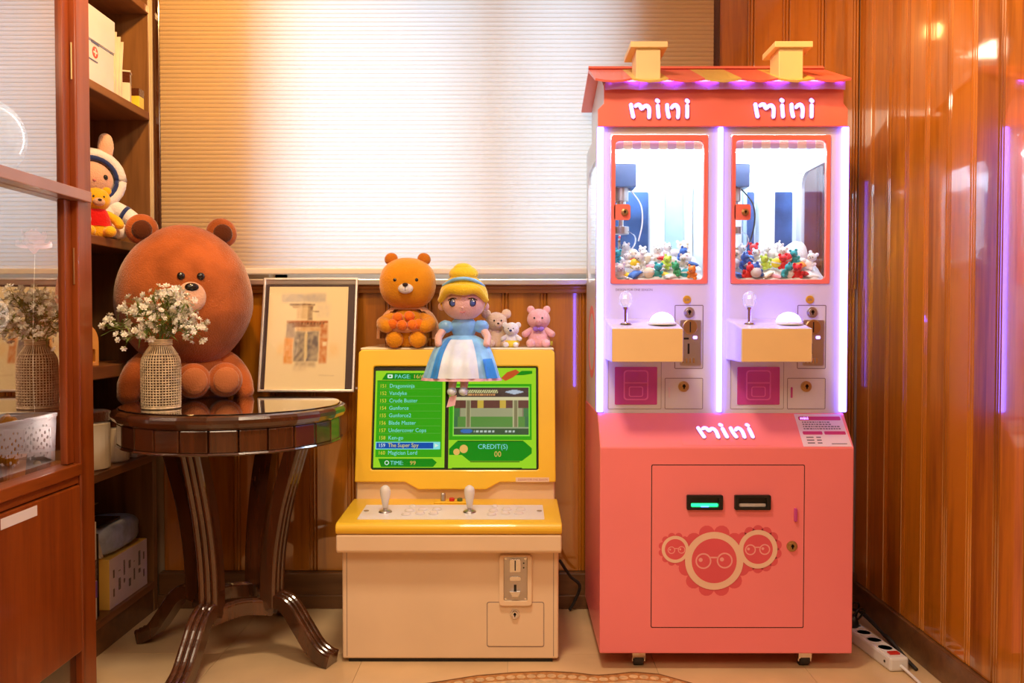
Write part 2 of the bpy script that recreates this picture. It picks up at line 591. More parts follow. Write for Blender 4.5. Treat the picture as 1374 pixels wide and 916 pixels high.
def lathe(bm, prof, c=(0, 0, 0), seg=32, cap=True, sx=1.0, sy=1.0, wob=None):
    rings = []
    for r, z in prof:
        ring = []
        for i in range(seg):
            a = 2 * PI * i / seg
            rr = r if wob is None else r * wob(a, z)
            ring.append(bm.verts.new((c[0] + rr * sx * math.cos(a), c[1] + rr * sy * math.sin(a), c[2] + z)))
        rings.append(ring)
    for i in range(len(rings) - 1):
        for j in range(seg):
            bm.faces.new((rings[i][j], rings[i][(j + 1) % seg], rings[i + 1][(j + 1) % seg], rings[i + 1][j]))
    if cap:
        bm.faces.new(rings[0][::-1])
        bm.faces.new(rings[-1])
    return rings

def rrect(x0, x1, y0, y1, r, n=5):
    out = []
    for cx, cy, a0 in ((x1 - r, y1 - r, 0), (x0 + r, y1 - r, 90), (x0 + r, y0 + r, 180), (x1 - r, y0 + r, 270)):
        for i in range(n + 1):
            a = R(a0 + 90 * i / n)
            out.append((cx + r * math.cos(a), cy + r * math.sin(a)))
    return out

def ngon(cx, cy, r, n=24, a0=0.0):
    return [(cx + r * math.cos(a0 + 2 * PI * i / n), cy + r * math.sin(a0 + 2 * PI * i / n)) for i in range(n)]

def plate(bm, outline, holes, t, M, w0=0.0):
    """flat plate in local (u,v), thickness along w from w0 to w0+t, placed by M"""
    tmp = bmesh.new()
    edges = []
    for loop in [outline] + list(holes):
        vs_ = [tmp.verts.new((a, b, w0)) for a, b in loop]
        for i in range(len(vs_)):
            edges.append(tmp.edges.new((vs_[i], vs_[(i + 1) % len(vs_)])))
    if holes:
        bmesh.ops.triangle_fill(tmp, use_beauty=True, use_dissolve=False, edges=edges)
    else:
        tmp.faces.new(tmp.verts[:])
    fs = tmp.faces[:]
    if t > 0:
        ret = bmesh.ops.extrude_face_region(tmp, geom=fs)
        vv = [g for g in ret['geom'] if isinstance(g, bmesh.types.BMVert)]
        bmesh.ops.translate(tmp, vec=(0, 0, t), verts=vv)
    bmesh.ops.recalc_face_normals(tmp, faces=tmp.faces)
    tmp.transform(M)
    me = bpy.data.meshes.new('tmp')
    tmp.to_mesh(me)
    tmp.free()
    bm.from_mesh(me)
    bpy.data.meshes.remove(me)

def front(Y):
    """plane facing the camera (-Y): u=X, v=Z, w towards -Y"""
    return Matrix(((1, 0, 0, 0), (0, 0, -1, Y), (0, 1, 0, 0), (0, 0, 0, 1)))

def plane(o, u, v):
    u = Vector(u).normalized()
    v = Vector(v).normalized()
    w = u.cross(v)
    return Matrix(((u.x, v.x, w.x, o[0]), (u.y, v.y, w.y, o[1]), (u.z, v.z, w.z, o[2]), (0, 0, 0, 1)))

def text(name, body, size, M, u, v, w, m, parent, extrude=0.0003, align='LEFT', sx=1.0):
    cu = bpy.data.curves.new(name, 'FONT')
    cu.body = body
    cu.size = size
    cu.extrude = extrude
    cu.align_x = align
    cu.resolution_u = 2
    cu.materials.append(m)
    o = bpy.data.objects.new(name, cu)
    C.objects.link(o)
    me = bpy.data.meshes.new_from_object(o.evaluated_get(bpy.context.evaluated_depsgraph_get()))
    bpy.data.objects.remove(o)
    me.name = name
    me.transform(Matrix.Translation(-base_of(parent)) @ M @ Matrix.Translation((u, v, w)) @ Matrix.Diagonal((sx, 1, 1, 1)))
    if not me.materials:
        me.materials.append(m)
    o = bpy.data.objects.new(name, me)
    C.objects.link(o)
    o.parent = parent
    return o

def paint_grid(name, w, h, nx, ny, fn, M, m, parent):
    """a printed sheet: a grid carrying a colour per vertex"""
    bm = new()
    vs_ = [[bm.verts.new((w * i / nx, h * j / ny, 0)) for i in range(nx + 1)] for j in range(ny + 1)]
    for j in range(ny):
        for i in range(nx):
            bm.faces.new((vs_[j][i], vs_[j][i + 1], vs_[j + 1][i + 1], vs_[j + 1][i]))
    bm.transform(M)
    o = obj(name, bm, m, parent)
    ca = o.data.color_attributes.new('Col', 'FLOAT_COLOR', 'POINT')
    k = 0
    for j in range(ny + 1):
        for i in range(nx + 1):
            c = fn(i / nx, j / ny)
            ca.data[k].color = (c[0], c[1], c[2], 1)
            k += 1
    return o

def ordinal(n):
    return ['first', 'second', 'third', 'fourth', 'fifth', 'sixth', 'seventh', 'eighth', 'ninth', 'tenth', 'eleventh', 'twelfth'][n]

# ------------------------------------------------------------------ room shell
XR = 1.25        # right wall face
YB = 3.08        # back wall face
XL = -1.72
YF = -2.6
ZC = 2.56

bm = new()
box(bm, XL - 0.2, XR + 0.2, YF - 0.2, YB + 0.2, -0.06, -0.003)
fl = struct('floor', bm, M_grout)
# tiles (45 cm); one shared mesh
tile = None
ts = 0.45
k = 0
for j in range(13):
    for i in range(8):
        x0 = XL - 0.1 + i * ts
        y0 = YB - (j + 1) * ts
        if tile is None:
            bm = new()
            box(bm, 0.0006, ts - 0.0006, 0.0006, ts - 0.0006, -0.003, 0.0)
            tile = obj('tile', bm, M_floor, fl, local=True)
            t_ = tile
        else:
            t_ = tile.copy()
            C.objects.link(t_)
            t_.parent = fl
        t_.location = (x0, y0, 0)
bm = new()
box(bm, XL - 0.2, XR + 0.2, YF - 0.2, YB + 0.25, ZC, ZC + 0.05)
struct('ceiling', bm, M_ceiling)
bm = new()
box(bm, XL - 0.15, XL, YF, YB, 0, ZC)
struct('wall_left', bm, M_plaster)
bm = new()
box(bm, XL, XR, YF - 0.15, YF, 0, ZC)
struct('wall_front', bm, M_plaster)

# back wall core with the window opening
WX0, WX1, WZ0, WZ1 = -0.90, 0.40, 1.20, 2.40
bm = new()
core0, core1 = YB + 0.012, YB + 0.20
box(bm, XL, XR + 0.1, core0, core1, 0, WZ0)
box(bm, XL, XR + 0.1, core0, core1, WZ1, ZC)
box(bm, XL, WX0, core0, core1, WZ0, WZ1)
box(bm, WX1, XR + 0.1, core0, core1, WZ0, WZ1)
wb = struct('wall_back', bm, M_plaster)
bm = new()
box(bm, XR + 0.012, XR + 0.16, YF, YB + 0.2, 0, ZC)
wr = struct('wall_right', bm, M_plaster)

def board_mesh(wid, h, name):
    """one tongue-and-groove board with a double bead along one edge; lies in XZ, faces -Y"""
    prof = [(0.0, 0.012), (0.0, 0.003), (0.003, 0.0)]
    flat = wid - 0.026
    prof += [(flat - 0.002, 0.0), (flat, 0.006), (flat + 0.002, 0.006)]
    for b in (0, 1):
        b0 = flat + 0.002 + b * 0.0115
        for a in range(0, 181, 36):
            prof.append((b0 + 0.005 - 0.005 * math.cos(R(a)), 0.006 - 0.0055 * math.sin(R(a))))
        prof.append((b0 + 0.0115, 0.007))
    prof.append((wid - 0.0004, 0.012))
    bm_ = new()
    lo = [bm_.verts.new((x, y, 0)) for x, y in prof]
    hi = [bm_.verts.new((x, y, h)) for x, y in prof]
    n = len(prof)
    for i in range(n):
        bm_.faces.new((lo[i], lo[(i + 1) % n], hi[(i + 1) % n], hi[i]))
    bm_.faces.new(lo[::-1])
    bm_.faces.new(hi)
    return bm_

def boards(parent, n, wid, h, place, rotz):
    first = None
    for i in range(n):
        if first is None:
            first = obj('board', board_mesh(wid, h, 'board'), W_wall, parent, local=True)
            o = first
        else:
            o = first.copy()
            C.objects.link(o)
            o.parent = parent
        o.location = place(i)
        o.rotation_euler = (0, 0, rotz)

# below the window: boards between baseboard and chair rail
BW = 0.1410
boards(wb, 18, BW, 1.035, lambda i: (-1.29 + i * BW, YB, 0.13), 0)
# right of the blind: full height boards
BW2 = 0.128
boards(wb, 4, BW2, 1.40, lambda i: (0.742 + i * BW2, YB, 1.165), 0)
# right wall
BW3 = 0.130
boards(wr, 40, BW3, ZC - 0.10, lambda i: (XR, YB - 0.006 - i * BW3, 0.10), R(-90))

bm = new()
box(bm, -1.30, XR, YB - 0.03, YB + 0.012, 0.0, 0.128)
box(bm, -1.30, XR, YB - 0.038, YB + 0.012, 0.0, 0.05)
struct('baseboard_back', bm, W_base, bevel=0.003)
bm = new()
box(bm, XR - 0.012, XR + 0.012, YF, YB - 0.03, 0, 0.098)
struct('baseboard_right', bm, W_base, bevel=0.003)
bm = new()
box(bm, -1.30, 0.742, YB - 0.022, YB + 0.012, 1.150, 1.172)
box(bm, -1.30, 0.742, YB - 0.030, YB + 0.012, 1.164, 1.178)
struct('trim_1', bm, W_rail, bevel=0.004)
bm = new()
box(bm, -1.30, -1.272, YB - 0.04, YB + 0.012, 1.18, ZC)
struct('trim_2', bm, W_dark, bevel=0.003)
bm = new()
box(bm, 0.716, 0.742, YB - 0.02, YB + 0.012, 1.18, ZC)
struct('trim_3', bm, W_dark, bevel=0.003)

# window: frame, mullion, sill, panes
bm = new()
fy0, fy1 = YB + 0.09, YB + 0.15
box(bm, WX0, WX0 + 0.05, fy0, fy1, WZ0, WZ1)
box(bm, WX1 - 0.05, WX1, fy0, fy1, WZ0, WZ1)
box(bm, WX0, WX1, fy0, fy1, WZ1 - 0.05, WZ1)
box(bm, WX0, WX1, fy0, fy1, WZ0, WZ0 + 0.03)
win = struct('window_1', bm, M_whitepaint, bevel=0.003)
bm = new()
box(bm, -0.125, -0.02, YB + 0.07, YB + 0.15, WZ0, WZ1)
obj('mullion', bm, M_whitepaint, win)
for a, b in ((WX0 + 0.05, -0.125), (-0.02, WX1 - 0.05)):
    bm = new()
    box(bm, a, b, YB + 0.118, YB + 0.122, WZ0 + 0.03, WZ1 - 0.05)
    obj('pane', bm, M_windowpane, win)
bm = new()
box(bm, -1.27, 0.715, YB - 0.052, YB + 0.012, 1.178, 1.200)
obj('sill', bm, M_silver, win, bevel=0.004)

# pleated blind
BX0, BX1, BZ0, BZ1, BY = -1.268, 0.712, 1.222, 2.50, 3.035
bt = thing('pleated_blind', 'cream ribbed pleated blind drawn down over the bright window', 'blind', (-0.28, BY, BZ0))
bm = new()
pit = 0.0152
rows = int((BZ1 - BZ0) / pit)
ring = []
for j in range(rows + 1):
    z = BZ0 + 0.012 + j * pit
    for t_, d_ in ((0.0, 0.0030), (0.10, 0.0), (0.5, -0.0014), (0.90, 0.0)):
        ring.append((BY + d_, z + pit * t_))
cols = 24
vv = [[bm.verts.new((BX0 + (BX1 - BX0) * i / cols, y, z)) for i in range(cols + 1)] for y, z in ring]
for j in range(len(vv) - 1):
    for i in range(cols):
        bm.faces.new((vv[j][i], vv[j][i + 1], vv[j + 1][i + 1], vv[j + 1][i]))
obj('fabric', bm, M_blind, bt)
bm = new()
box(bm, BX0, BX1, BY - 0.013, BY + 0.013, BZ0 - 0.006, BZ0 + 0.016)
obj('bottom_rail', bm, M_ivory, bt, bevel=0.004)
bm = new()
box(bm, BX0, BX1, BY - 0.02, BY + 0.02, BZ1, ZC - 0.002)
obj('head_rail', bm, M_ivory, bt, bevel=0.003)

# ------------------------------------------------------------------ claw machine
CX0, CX1 = 0.256, 1.012
cm = thing('claw_machine', 'pink two-bay claw machine with a little coral roof and lit windows', 'claw machine', (0.634, 2.77, 0))
# base cabinet: wedge profile
def prism_x(bm_, prof, x0, x1):
    a = [bm_.verts.new((x0, y, z)) for y, z in prof]
    b = [bm_.verts.new((x1, y, z)) for y, z in prof]
    n = len(prof)
    for i in range(n):
        bm_.faces.new((a[i], a[(i + 1) % n], b[(i + 1) % n], b[i]))
    bm_.faces.new(a[::-1])
    bm_.faces.new(b)
bm = new()
prism_x(bm, [(2.5, 0.053), (2.5, 0.672), (2.582, 0.766), (3.02, 0.766), (3.02, 0.053)], CX0, CX1)
obj('base_cabinet', bm, M_pink, cm, bevel=0.004)
# base door with outline groove
F25 = front(2.5)
bm = new()
plate(bm, rrect(0.411, 0.863, 0.134, 0.619, 0.003, 2), [], 0.0012, F25)
bd = obj('service_door', bm, M_pink, cm)
bm = new()
plate(bm, rrect(0.4085, 0.8655, 0.1315, 0.6215, 0.004, 2), [rrect(0.411, 0.863, 0.134, 0.619, 0.003, 2)], 0.0006, F25)
obj('door_gap', bm, M_stitch, cm)
# bill slots
for x0, lit in ((0.513, True), (0.655, False)):
    bm = new()
    plate(bm, rrect(x0, x0 + 0.107, 0.488, 0.532, 0.004, 3), [rrect(x0 + 0.012, x0 + 0.095, 0.496, 0.524, 0.003, 2)], 0.012, F25)
    plate(bm, rrect(x0 + 0.005, x0 + 0.102, 0.492, 0.528, 0.003, 2), [], 0.002, F25)
    sl = obj('bill_slot', bm, M_black, cm)
    bm = new()
    plate(bm, rrect(x0 + 0.014, x0 + 0.093, 0.497, 0.506, 0.002, 2), [], 0.004, F25, 0.002)
    obj('slot_mouth', bm, M_green if lit else M_greywrap, sl, label='green glowing slot mouth' if lit else None)
    if lit:
        bm = new()
        plate(bm, rrect(x0 + 0.042, x0 + 0.066, 0.496, 0.499, 0.001, 2), [], 0.0045, F25, 0.002)
        obj('slot_light', bm, M_bluel, sl)
# door handle, lock
bm = new()
plate(bm, rrect(0.833, 0.842, 0.452, 0.492, 0.003, 3), [], 0.010, F25)
obj('handle', bm, M_flap, cm, bevel=0.002)
def lock(x, z, Y, r, parent, m=None, lab=None):
    M_ = front(Y)
    b_ = new()
    plate(b_, ngon(x, z, r, 24), [], 0.005, M_)
    plate(b_, ngon(x, z, r * 0.72, 24), [], 0.010, M_)
    o_ = obj('lock', b_, m or M_brass, parent, bevel=0.001, label=lab)
    b_ = new()
    plate(b_, rrect(x - r * 0.12, x + r * 0.12, z - r * 0.45, z + r * 0.45, r * 0.05, 2), [], 0.0008, M_, 0.010)
    plate(b_, ngon(x, z + r * 0.1, r * 0.3, 12), [], 0.0008, M_, 0.010)
    obj('keyhole', b_, M_black, o_)
lock(0.828, 0.378, 2.5, 0.016, cm)
# logo: three flower heads with round glasses
PXM = 2.5 / 1130
def L(px, py):
    return (0.4205 + (px / 7.633) * PXM - 0.0, 0.4665 - (py / 7.633) * PXM)
lg_dark = [new() for _ in range(3)]
lg_ring = [new() for _ in range(3)]
lg_face = [new() for _ in range(3)]
lg_line = [new() for _ in range(3)]
heads = [(207, 340, 140, 107, 12, [(168, 348), (272, 345)], 38, 8), (1058, 338, 200, 152, 14, [(980, 343), (1127, 340)], 56, 12),
         (608, 458, 300, 232, 12, [(497, 460), (716, 455)], 82, 15)]
s1 = PXM / 7.633
for k, (cx, cy, ro, ri, npet, lenses, lr, lw) in enumerate(heads):
    u, v = L(cx, cy)
    for i in range(npet):
        a = 2 * PI * (i + 0.5) / npet
        plate(lg_dark[k], ngon(u + math.cos(a) * ro * 0.98 * s1, v + math.sin(a) * ro * 0.98 * s1, ro * 0.27 * s1, 14), [], 0, F25, 0.0014 + 0.00004 * k)
    plate(lg_ring[k], ngon(u, v, ro * s1, 48), [ngon(u, v, ri * s1, 48)], 0.0002, F25, 0.0022 + 0.0003 * k)
    plate(lg_face[k], ngon(u, v, ri * s1, 48), [], 0.0002, F25, 0.0020 + 0.0003 * k)
    for lx, ly in lenses:
        a, b = L(lx, ly)
        plate(lg_line[k], ngon(a, b, lr * s1, 28), [ngon(a, b, (lr - lw) * s1, 28)], 0.0002, F25, 0.0023 + 0.0003 * k)
        a, b = L(lx - lr * 0.35, ly - lr * 0.15)
        plate(lg_line[k], ngon(a, b, lr * 0.26 * s1, 14), [], 0.0002, F25, 0.0023 + 0.0003 * k)
    x0, y0 = L(lenses[0][0] + lr * 0.85, lenses[0][1] - lr * 0.45)
    x1, y1 = L(lenses[1][0] - lr * 0.85, lenses[1][1] - lr * 0.30)
    plate(lg_line[k], [(x0, y0 - lw * 0.5 * s1), (x1, y0 - lw * 0.5 * s1), (x1, y0 + lw * 0.5 * s1), (x0, y0 + lw * 0.5 * s1)], [], 0.0002, F25, 0.0023 + 0.0003 * k)
for k in range(3):
    obj('emblem_petals', lg_dark[k], M_pinkdark, bd)
    obj('emblem_ring', lg_ring[k], M_logocream, bd)
    obj('emblem_face', lg_face[k], M_pinkdark, bd)
    obj('emblem_glasses', lg_line[k], M_logolight, bd)

# castors
for cx, cy in ((0.378, 2.55), (0.882, 2.55), (0.378, 2.94), (0.882, 2.94)):
    bm = new()
    box(bm, cx - 0.026, cx + 0.026, cy - 0.026, cy + 0.026, 0.046, 0.053)
    box(bm, cx - 0.020, cx - 0.016, cy - 0.016, cy + 0.020, 0.016, 0.048)
    box(bm, cx + 0.016, cx + 0.020, cy - 0.016, cy + 0.020, 0.016, 0.048)
    box(bm, cx - 0.020, cx + 0.020, cy - 0.020, cy - 0.014, 0.026, 0.048)
    cs = obj('castor', bm, M_chrome, cm, bevel=0.001)
    bm = new()
    cyl(bm, (cx, cy, 0.022), 0.0215, 0.028, 'X', 20)
    obj('wheel', bm, M_rubber, cs)

# letter strokes of the word on the header, drawn once in its own units
STROKES = {
    'm': [[(155, 205), (172, 300), (195, 405)], [(240, 222), (275, 203), (310, 215), (342, 268), (385, 232), (430, 222), (465, 262), (470, 330), (465, 410)]],
    'i1': [[(600, 128), (622, 142)], [(615, 222), (622, 310), (630, 405)]],
    'n': [[(775, 210), (783, 310), (805, 405)], [(858, 248), (890, 216), (930, 212), (962, 255), (968, 330), (960, 410)]],
    'i2': [[(1112, 130), (1132, 148)], [(1120, 222), (1122, 310), (1120, 405)]]}

def word(M, u0, v0, s, lean, parent, w=0.004):
    """the four backlit letters; u0,v0 = place of the unit (640,300)"""
    halo = new()
    for key, strokes in STROKES.items():
        b_ = new()
        for st in strokes:
            pts = [(u0 + (x - 640) * s + (y - 300) * s * lean, v0 - (y - 300) * s, w) for x, y in st]
            pts = spline(pts, 4)
            r_ = (36 if len(st) > 2 else 34) * s
            tube(b_, pts, r_, 10, round_ends=True)
            tube(halo, [(p[0], p[1], w - 0.003) for p in pts], r_ * 1.28, 8, round_ends=True)
        b_.transform(M)
        obj('letter', b_, M_letter, parent, smooth=True)
    halo.transform(M)
    obj('letter_backing', halo, M_silver, parent, smooth=True)

# slope of the base: word and notice
d = Vector((0, 0.082, 0.094)).normalized()
SL = plane((0, 2.5, 0.672), (1, 0, 0), d)
bm = new()
plate(bm, [(0.545, 0.0985), (0.73, 0.0985), (0.73, 0.0995), (0.545, 0.0995)], [], 0.0004, SL)
obj('seam', bm, M_stitch, cm)
bm = new()
plate(bm, rrect(0.50, 0.77, 0.008, 0.100, 0.01), [], 0.0005, SL)
sw = obj('slope_sign', bm, M_pink, cm)
word(SL, 0.636, 0.052, 0.000158, 0.22, sw)
# notice sticker
bm = new()
plate(bm, [(0.862, 0.004), (1.006, 0.004), (1.000, 0.121), (0.858, 0.121)], [], 0.0006, SL)
nt_ = obj('notice_sticker', bm, M_stickerw, cm)
bm = new()
plate(bm, rrect(0.868, 0.996, 0.098, 0.112, 0.004), [], 0.0003, SL, 0.0006)
plate(bm, rrect(0.870, 0.929, 0.046, 0.058, 0.003), [], 0.0003, SL, 0.0006)
plate(bm, rrect(0.935, 0.999, 0.046, 0.058, 0.003), [], 0.0003, SL, 0.0006)
obj('notice_heading', bm, M_stickerp, nt_)
text('lettering', 'mini', 0.015, SL, 0.873, 0.101, 0.0009, M_letter, nt_, 0.0001)
bm = new()
random.seed(3)
for v in (0.089, 0.081, 0.073, 0.065):
    u = 0.876
    while u < (0.96 if v > 0.08 else 0.985):
        l_ = random.uniform(0.003, 0.009)
        plate(bm, [(u, v), (u + l_, v), (u + l_, v + 0.0042), (u, v + 0.0042)], [], 0, SL, 0.0008)
        u += l_ + 0.0022
for v in (0.034, 0.024, 0.014):
    for u, l_ in ((0.877, 0.022), (0.907, 0.014)):
        plate(bm, [(u, v), (u + l_, v), (u + l_, v + 0.0045), (u, v + 0.0045)], [], 0, SL, 0.0008)
plate(bm, [(0.948, 0.012), (0.994, 0.012), (0.994, 0.015), (0.948, 0.015)], [], 0, SL, 0.0008)
obj('small_print', bm, M_print, nt_)

# upper body
UY = 2.585
F = front(UY)
ZU0, ZU1 = 0.766, 1.640
UX0, UX1 = 0.258, 1.012
WIN = ((0.309, 0.579, 1.175, 1.599), (0.676, 0.952, 1.175, 1.601))
DOOR = ((0.291, 0.597, 1.157, 1.622), (0.658, 0.970, 1.157, 1.621))
bm = new()
holes = [rrect(a + 0.004, b - 0.004, c + 0.004, d_ - 0.004, 0.006, 3) for a, b, c, d_ in DOOR]
plate(bm, [(UX0 + 0.014, ZU0), (UX1 - 0.014, ZU0), (UX1 - 0.014, ZU1), (UX0 + 0.014, ZU1)], holes, 0.012, front(UY + 0.012))
fp = obj('front_panel', bm, M_whitepaint, cm)
# side panels with rounded windows
for x in (UX0, UX1 - 0.012):
    bm = new()
    MS = plane((x, 0, 0), (0, 1, 0), (0, 0, 1))
    plate(bm, [(UY + 0.012, ZU0), (3.01, ZU0), (3.01, ZU1), (UY + 0.012, ZU1)], [rrect(2.66, 2.95, 1.18, 1.56, 0.05, 6)], 0.012, MS)
    sp = obj('side_panel', bm, M_whitepaint, cm)
    bm = new()
    plate(bm, rrect(2.655, 2.955, 1.175, 1.565, 0.05, 6), [], 0.003, MS, 0.004)
    obj('side_window', bm, M_clearpane, sp)
    if x < 0.5:
        bm = new()
        plate(bm, ngon(2.80, 0.98, 0.12, 40), [ngon(2.80, 0.98, 0.095, 40)], 0.0006, MS, -0.0008)
        obj('side_emblem', bm, M_pink, sp)
bm = new()
box(bm, UX0 + 0.012, UX1 - 0.012, 2.60, 3.01, ZU0, 1.155)
box(bm, UX0 + 0.012, UX1 - 0.012, 2.60, 3.01, 1.628, ZU1)
box(bm, UX0 + 0.012, UX1 - 0.012, 3.0, 3.01, 1.155, 1.628)
obj('inner_shell', bm, M_inwhite, cm)
bm = new()
box(bm, 0.627, 0.633, 2.602, 2.99, 1.155, 1.628)
obj('divider', bm, M_inwhite, cm)
# LED strips on the corners and between the bays
for x0, x1 in ((0.2525, 0.2725), (0.6215, 0.6355), (0.9975, 1.0175)):
    bm = new()
    plate(bm, rrect(x0, x1, ZU0 + 0.004, ZU1 - 0.002, 0.003, 3), [], 0.009, F, 0.0)
    obj('led_strip', bm, M_led, cm)
# window doors, panes, lock tabs
for k in (0, 1):
    a, b, c, d_ = DOOR[k]
    a2, b2, c2, d2 = WIN[k]
    bm = new()
    plate(bm, rrect(a + 0.0055, b - 0.0055, c + 0.0055, d_ - 0.0055, 0.005, 3), [rrect(a2, b2, c2, d2, 0.014, 5)], 0.014, front(UY + 0.010))
    dr = obj('window_door', bm, M_coral, cm, bevel=0.0015)
    bm = new()
    plate(bm, rrect(a2 - 0.003, b2 + 0.003, c2 - 0.003, d2 + 0.003, 0.014, 5), [], 0.003, front(UY + 0.006))
    obj('pane', bm, M_clearpane, dr)
    bm = new()
    zc = 1.381
    plate(bm, rrect(a2 - 0.004, a2 + 0.046, zc - 0.024, zc + 0.024, 0.008, 4), [], 0.004, front(UY), 0.0)
    obj('lock_tab', bm, M_coral, dr)
    lock(a2 + 0.028, zc - 0.001, UY - 0.004, 0.011, dr)
    # striped awning fringe behind the top of the pane
    n = 10
    for i in range(n):
        bm = new()
        x = a2 + (b2 - a2) * i / n
        plate(bm, rrect(x, x + (b2 - a2) / n - 0.0004, d2 - 0.024, d2 + 0.004, 0.004, 3), [], 0.001, front(UY + 0.016))
        obj('fringe_strip', bm, M_whitefur if i % 2 else M_fringe, dr)
    # inside lights
    bm = new()
    box(bm, a2 - 0.01, b2 + 0.01, 2.612, 2.626, 1.612, 1.626)
    obj('inner_led', bm, M_inled, cm)
    bm = new()
    box(bm, a2 + 0.01, b2 - 0.01, 2.90, 2.93, 1.620, 1.627)
    obj('inner_led', bm, M_inled, cm)
    # rear window panes and white posts
    Fy = front(3.0)
    pos = [(-0.004, 0.018, M_inblue), (0.075, 0.105, M_inpale)] if k == 0 else []
    if k == 0:
        panes = [(0.355, 0.475, M_inblue), (0.535, 0.598, M_inpale)]
        posts = [(0.475, 0.525), (0.600, 0.625)]
    else:
        panes = [(0.770, 0.835, M_inblue), (0.905, 0.945, M_inpale), (0.955, 0.990, M_inblue)]
        posts = [(0.840, 0.900), (0.948, 0.956)]
        panes = [(0.780, 0.842, M_inblue), (0.916, 0.938, M_inpale), (0.945, 0.975, M_inpale)]
        panes = [(0.655, 0.850, M_inblue), (0.918, 0.985, M_inblue)]
        posts = [(0.856, 0.912)]
    for p0, p1, m_ in panes:
        bm = new()
        plate(bm, rrect(p0, p1, 1.17, 1.505, 0.006, 3), [], 0.004, Fy)
        obj('rear_pane', bm, m_, cm)
    for p0, p1 in posts:
        bm = new()
        box(bm, p0, p1, 2.955, 3.0, 1.157, 1.52)
        obj('rear_post', bm, M_inwhite, cm, bevel=0.004)
    if k == 1:
        bm = new()
        box(bm, 0.735, 0.790, 2.93, 2.985, 1.157, 1.52)
        obj('rear_post', bm, M_inwhite, cm, bevel=0.004)
        bm = new()
        box(bm, 0.800, 0.816, 2.96, 2.99, 1.157, 1.52)
        obj('rear_post', bm, M_inpale, cm, bevel=0.004)
    # gantry rail and crane
    bm = new()
    box(bm, a2 - 0.02, b2 + 0.02 if k == 0 else b2 + 0.015, 2.84, 2.87, 1.545, 1.60)
    rail = obj('gantry_rail', bm, M_inwhite, cm, bevel=0.002)
    bm = new()
    box(bm, a2 - 0.02, b2 + 0.015, 2.838, 2.841, 1.540, 1.546)
    obj('rail_edge', bm, M_steel, rail)
    cx = a2 + 0.048
    bm = new()
    box(bm, cx - 0.048, cx + 0.038, 2.735, 2.825, 1.482, 1.556)
    box(bm, cx - 0.044, cx + 0.034, 2.740, 2.820, 1.560, 1.590)
    crane = obj('crane_carriage', bm, M_carr, cm, bevel=0.003)
    bm = new()
    box(bm, cx - 0.046, cx + 0.036, 2.733, 2.735, 1.556, 1.592)
    obj('carriage_plate', bm, M_inwhite, crane)
    bm = new()
    tube(bm, [(cx + 0.02, 2.77, 1.48), (cx + 0.055, 2.76, 1.43), (cx + 0.062, 2.765, 1.37), (cx + 0.05, 2.77, 1.31)], 0.0025, 8, smooth_n=6)
    obj('coil_cable', bm, M_white if k == 0 else M_rubber, crane, smooth=True)
    bm = new()
    cyl(bm, (cx - 0.006, 2.775, 1.462), 0.024, 0.045, 'Z', 20)
    cyl(bm, (cx - 0.006, 2.775, 1.425), 0.016, 0.030, 'Z', 20)
    cyl(bm, (cx - 0.006, 2.775, 1.345), 0.026, 0.024, 'Z', 20)
    cyl(bm, (cx - 0.006, 2.775, 1.39), 0.008, 0.07, 'Z', 12)
    cl = obj('claw', bm, M_steel, crane, bevel=0.001)
    for q in range(3):
        ang = R(90 + 120 * q)
        ca, sa = math.cos(ang), math.sin(ang)
        bm = new()
        sweep(bm, spline([(cx - 0.006 + ca * r_, 2.775 + sa * r_, z_) for r_, z_ in ((0.02, 1.345), (0.048, 1.325), (0.046, 1.295), (0.014, 1.262))], 4),
              [(-0.004, -0.001), (0.004, -0.001), (0.004, 0.001), (-0.004, 0.001)], up=(ca, sa, 0.3))
        p_ = obj('claw_finger', bm, M_chrome, cm)

# lower front of each bay: outline panels, badges, coin mech, flap, lock door, control box
def outline(bm_, x0, x1, z0, z1, w=0.0016, r=0.004, M_=None):
    plate(bm_, rrect(x0, x1, z0, z1, r, 3), [rrect(x0 + w, x1 - w, z0 + w, z1 - w, max(r - w, 0.001), 3)], 0.0008, M_ or F)

